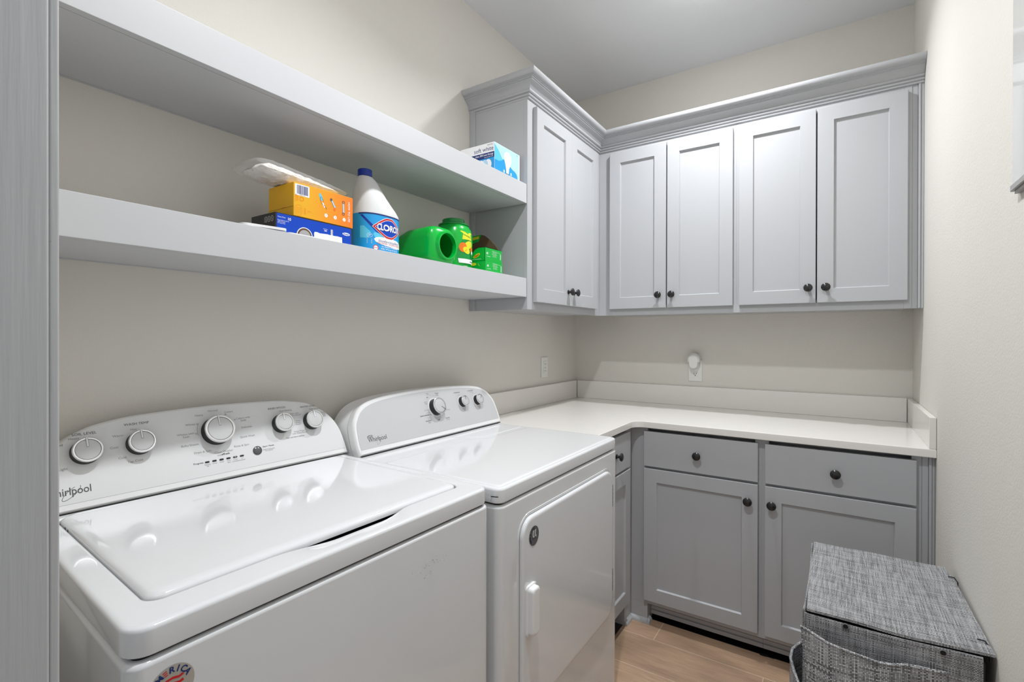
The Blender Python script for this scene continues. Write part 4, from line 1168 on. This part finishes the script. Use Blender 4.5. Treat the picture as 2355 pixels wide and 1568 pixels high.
# lid with a slight sag and soft front edge
nx, ny = 16, 22
vs, fs = [], []
def lidz(u_, v_): return .630 - .004 * math.sin(PI * u_) * math.sin(PI * v_) + .0015 * math.sin(9 * u_ + 4 * v_) * math.sin(PI * u_) - .003 * (1 - v_) * math.sin(PI * u_)
for s_ in (0, 1):
    for i in range(nx + 1):
        for j in range(ny + 1):
            u_, v_ = i / nx, j / ny
            x_ = .005 + (W_ + .004 - .005) * u_ + (.010 * (1 - v_) * u_); y_ = -.004 + (D_ + .003) * v_ + .002 * math.sin(2.2 * PI * u_) * (1 - v_) + .012 * u_ * (1 - v_)
            if u_ > .999 and v_ > .9: x_ -= .006
            vs.append((x_, y_, lidz(u_, v_) - (0 if s_ else .006)))
m_ = (nx + 1) * (ny + 1)
for i in range(nx):
    for j in range(ny):
        a = i * (ny + 1) + j
        fs += [(a, a + 1, a + ny + 2, a + ny + 1), (a + m_, a + m_ + ny + 1, a + m_ + ny + 2, a + m_ + 1)]
for i in range(nx):
    a, b = i * (ny + 1), i * (ny + 1) + ny
    fs += [(a, a + ny + 1, a + ny + 1 + m_, a + m_), (b, b + m_, b + ny + 1 + m_, b + ny + 1)]
for j in range(ny):
    a, b = j, nx * (ny + 1) + j
    fs += [(a, a + m_, a + 1 + m_, a + 1), (b, b + 1, b + 1 + m_, b + m_)]
lidm = G().add(vs, fs, 'weave').build('lid', t, ang=60)
for v_ in (.12, .84):
    g = G()
    y_ = D_ * v_
    g.tube([(W_ - .006, y_, .633), (W_ + .006, y_ - .003, .634), (W_ + .012, y_ - .012, .626), (W_ + .011, y_ - .02, .60)], .0016, 'black', 6)
    g.build('elastic_loop', lidm)
for sx_ in (.084, .2575):
    g = G().lathe([(.0075, 0), (.0075, .0012), (.0055, .0018), (.005, .0008)], 'steel', (sx_, -.0038, .612), (0, -1, 0), 24)
    g.add([(sx_ + .0048 * math.cos(2 * PI * i / 16), -.0052, .612 + .0048 * math.sin(2 * PI * i / 16)) for i in range(16)], [tuple(range(16))], 'gap')
    g.build('snap_button', t, label='small dark round snap')
# slumped bag hanging in front
def sheet(rows, k, name, th=.004, cap=True):
    """rows of points -> cloth with thickness and a rolled top hem"""
    nr, nc = len(rows), len(rows[0])
    V_ = [[Vector(p) for p in r] for r in rows]; vs = []; fs = []
    for s_ in (0, 1):
        for i in range(nr):
            for j in range(nc):
                a = V_[min(i + 1, nr - 1)][j] - V_[max(i - 1, 0)][j]; b = V_[i][min(j + 1, nc - 1)] - V_[i][max(j - 1, 0)]
                nn = a.cross(b).normalized()
                vs.append(V_[i][j] + nn * (th / 2 if s_ else -th / 2))
    m_ = nr * nc
    for i in range(nr - 1):
        for j in range(nc - 1):
            a = i * nc + j
            fs += [(a, a + 1, a + nc + 1, a + nc), (a + m_, a + m_ + nc, a + m_ + nc + 1, a + m_ + 1)]
    for i in range(nr - 1):
        for j in (0, nc - 1):
            a = i * nc + j; fs.append((a, a + nc, a + nc + m_, a + m_))
    for j in range(nc - 1):
        for i in (0, nr - 1):
            a = i * nc + j; fs.append((a, a + 1, a + 1 + m_, a + m_))
    g = G().add(vs, fs, k)
    g.tube(rows[0], .0036, k, 7)
    return g.build(name, t, ang=80)
rim_ = [(-.006, -.028, .596), (.020, -.036, .588), (.050, -.044, .582), (.080, -.046, .578), (.110, -.044, .572), (.140, -.038, .568), (.165, -.032, .568), (.190, -.026, .5715), (.215, -.018, .573), (.240, -.012, .5725), (.262, -.0075, .570)]
rows = []
for i in range(14):
    f = i / 13
    rows.append([(x + .050 * f * (1 - j / 10) + .01 * math.sin(j * 1.3 + f * 5) * f, y - .03 * math.sin(min(1, f * 1.6) * PI / 2) * math.sin(PI * min(1, (j + 1) / 8)) + .003 * math.sin(j * 2 + f * 7), z - .50 * f) for j, (x, y, z) in enumerate(rim_)])
sheet(rows, 'weave2', 'hanging_bag')
rows = []
for i in range(10):
    f = i / 9
    rows.append([(x, y, .0 + z * (1 - f) + .04 * f) for x, y, z in ((-.002, .20, .44), (-.018, .185, .4400), (-.034, .150, .4365), (-.036, .110, .4330), (-.026, .070, .427), (-.010, .020, .42), (.004, -.004, .415))])
sheet(rows, 'weave2', 'side_pocket')
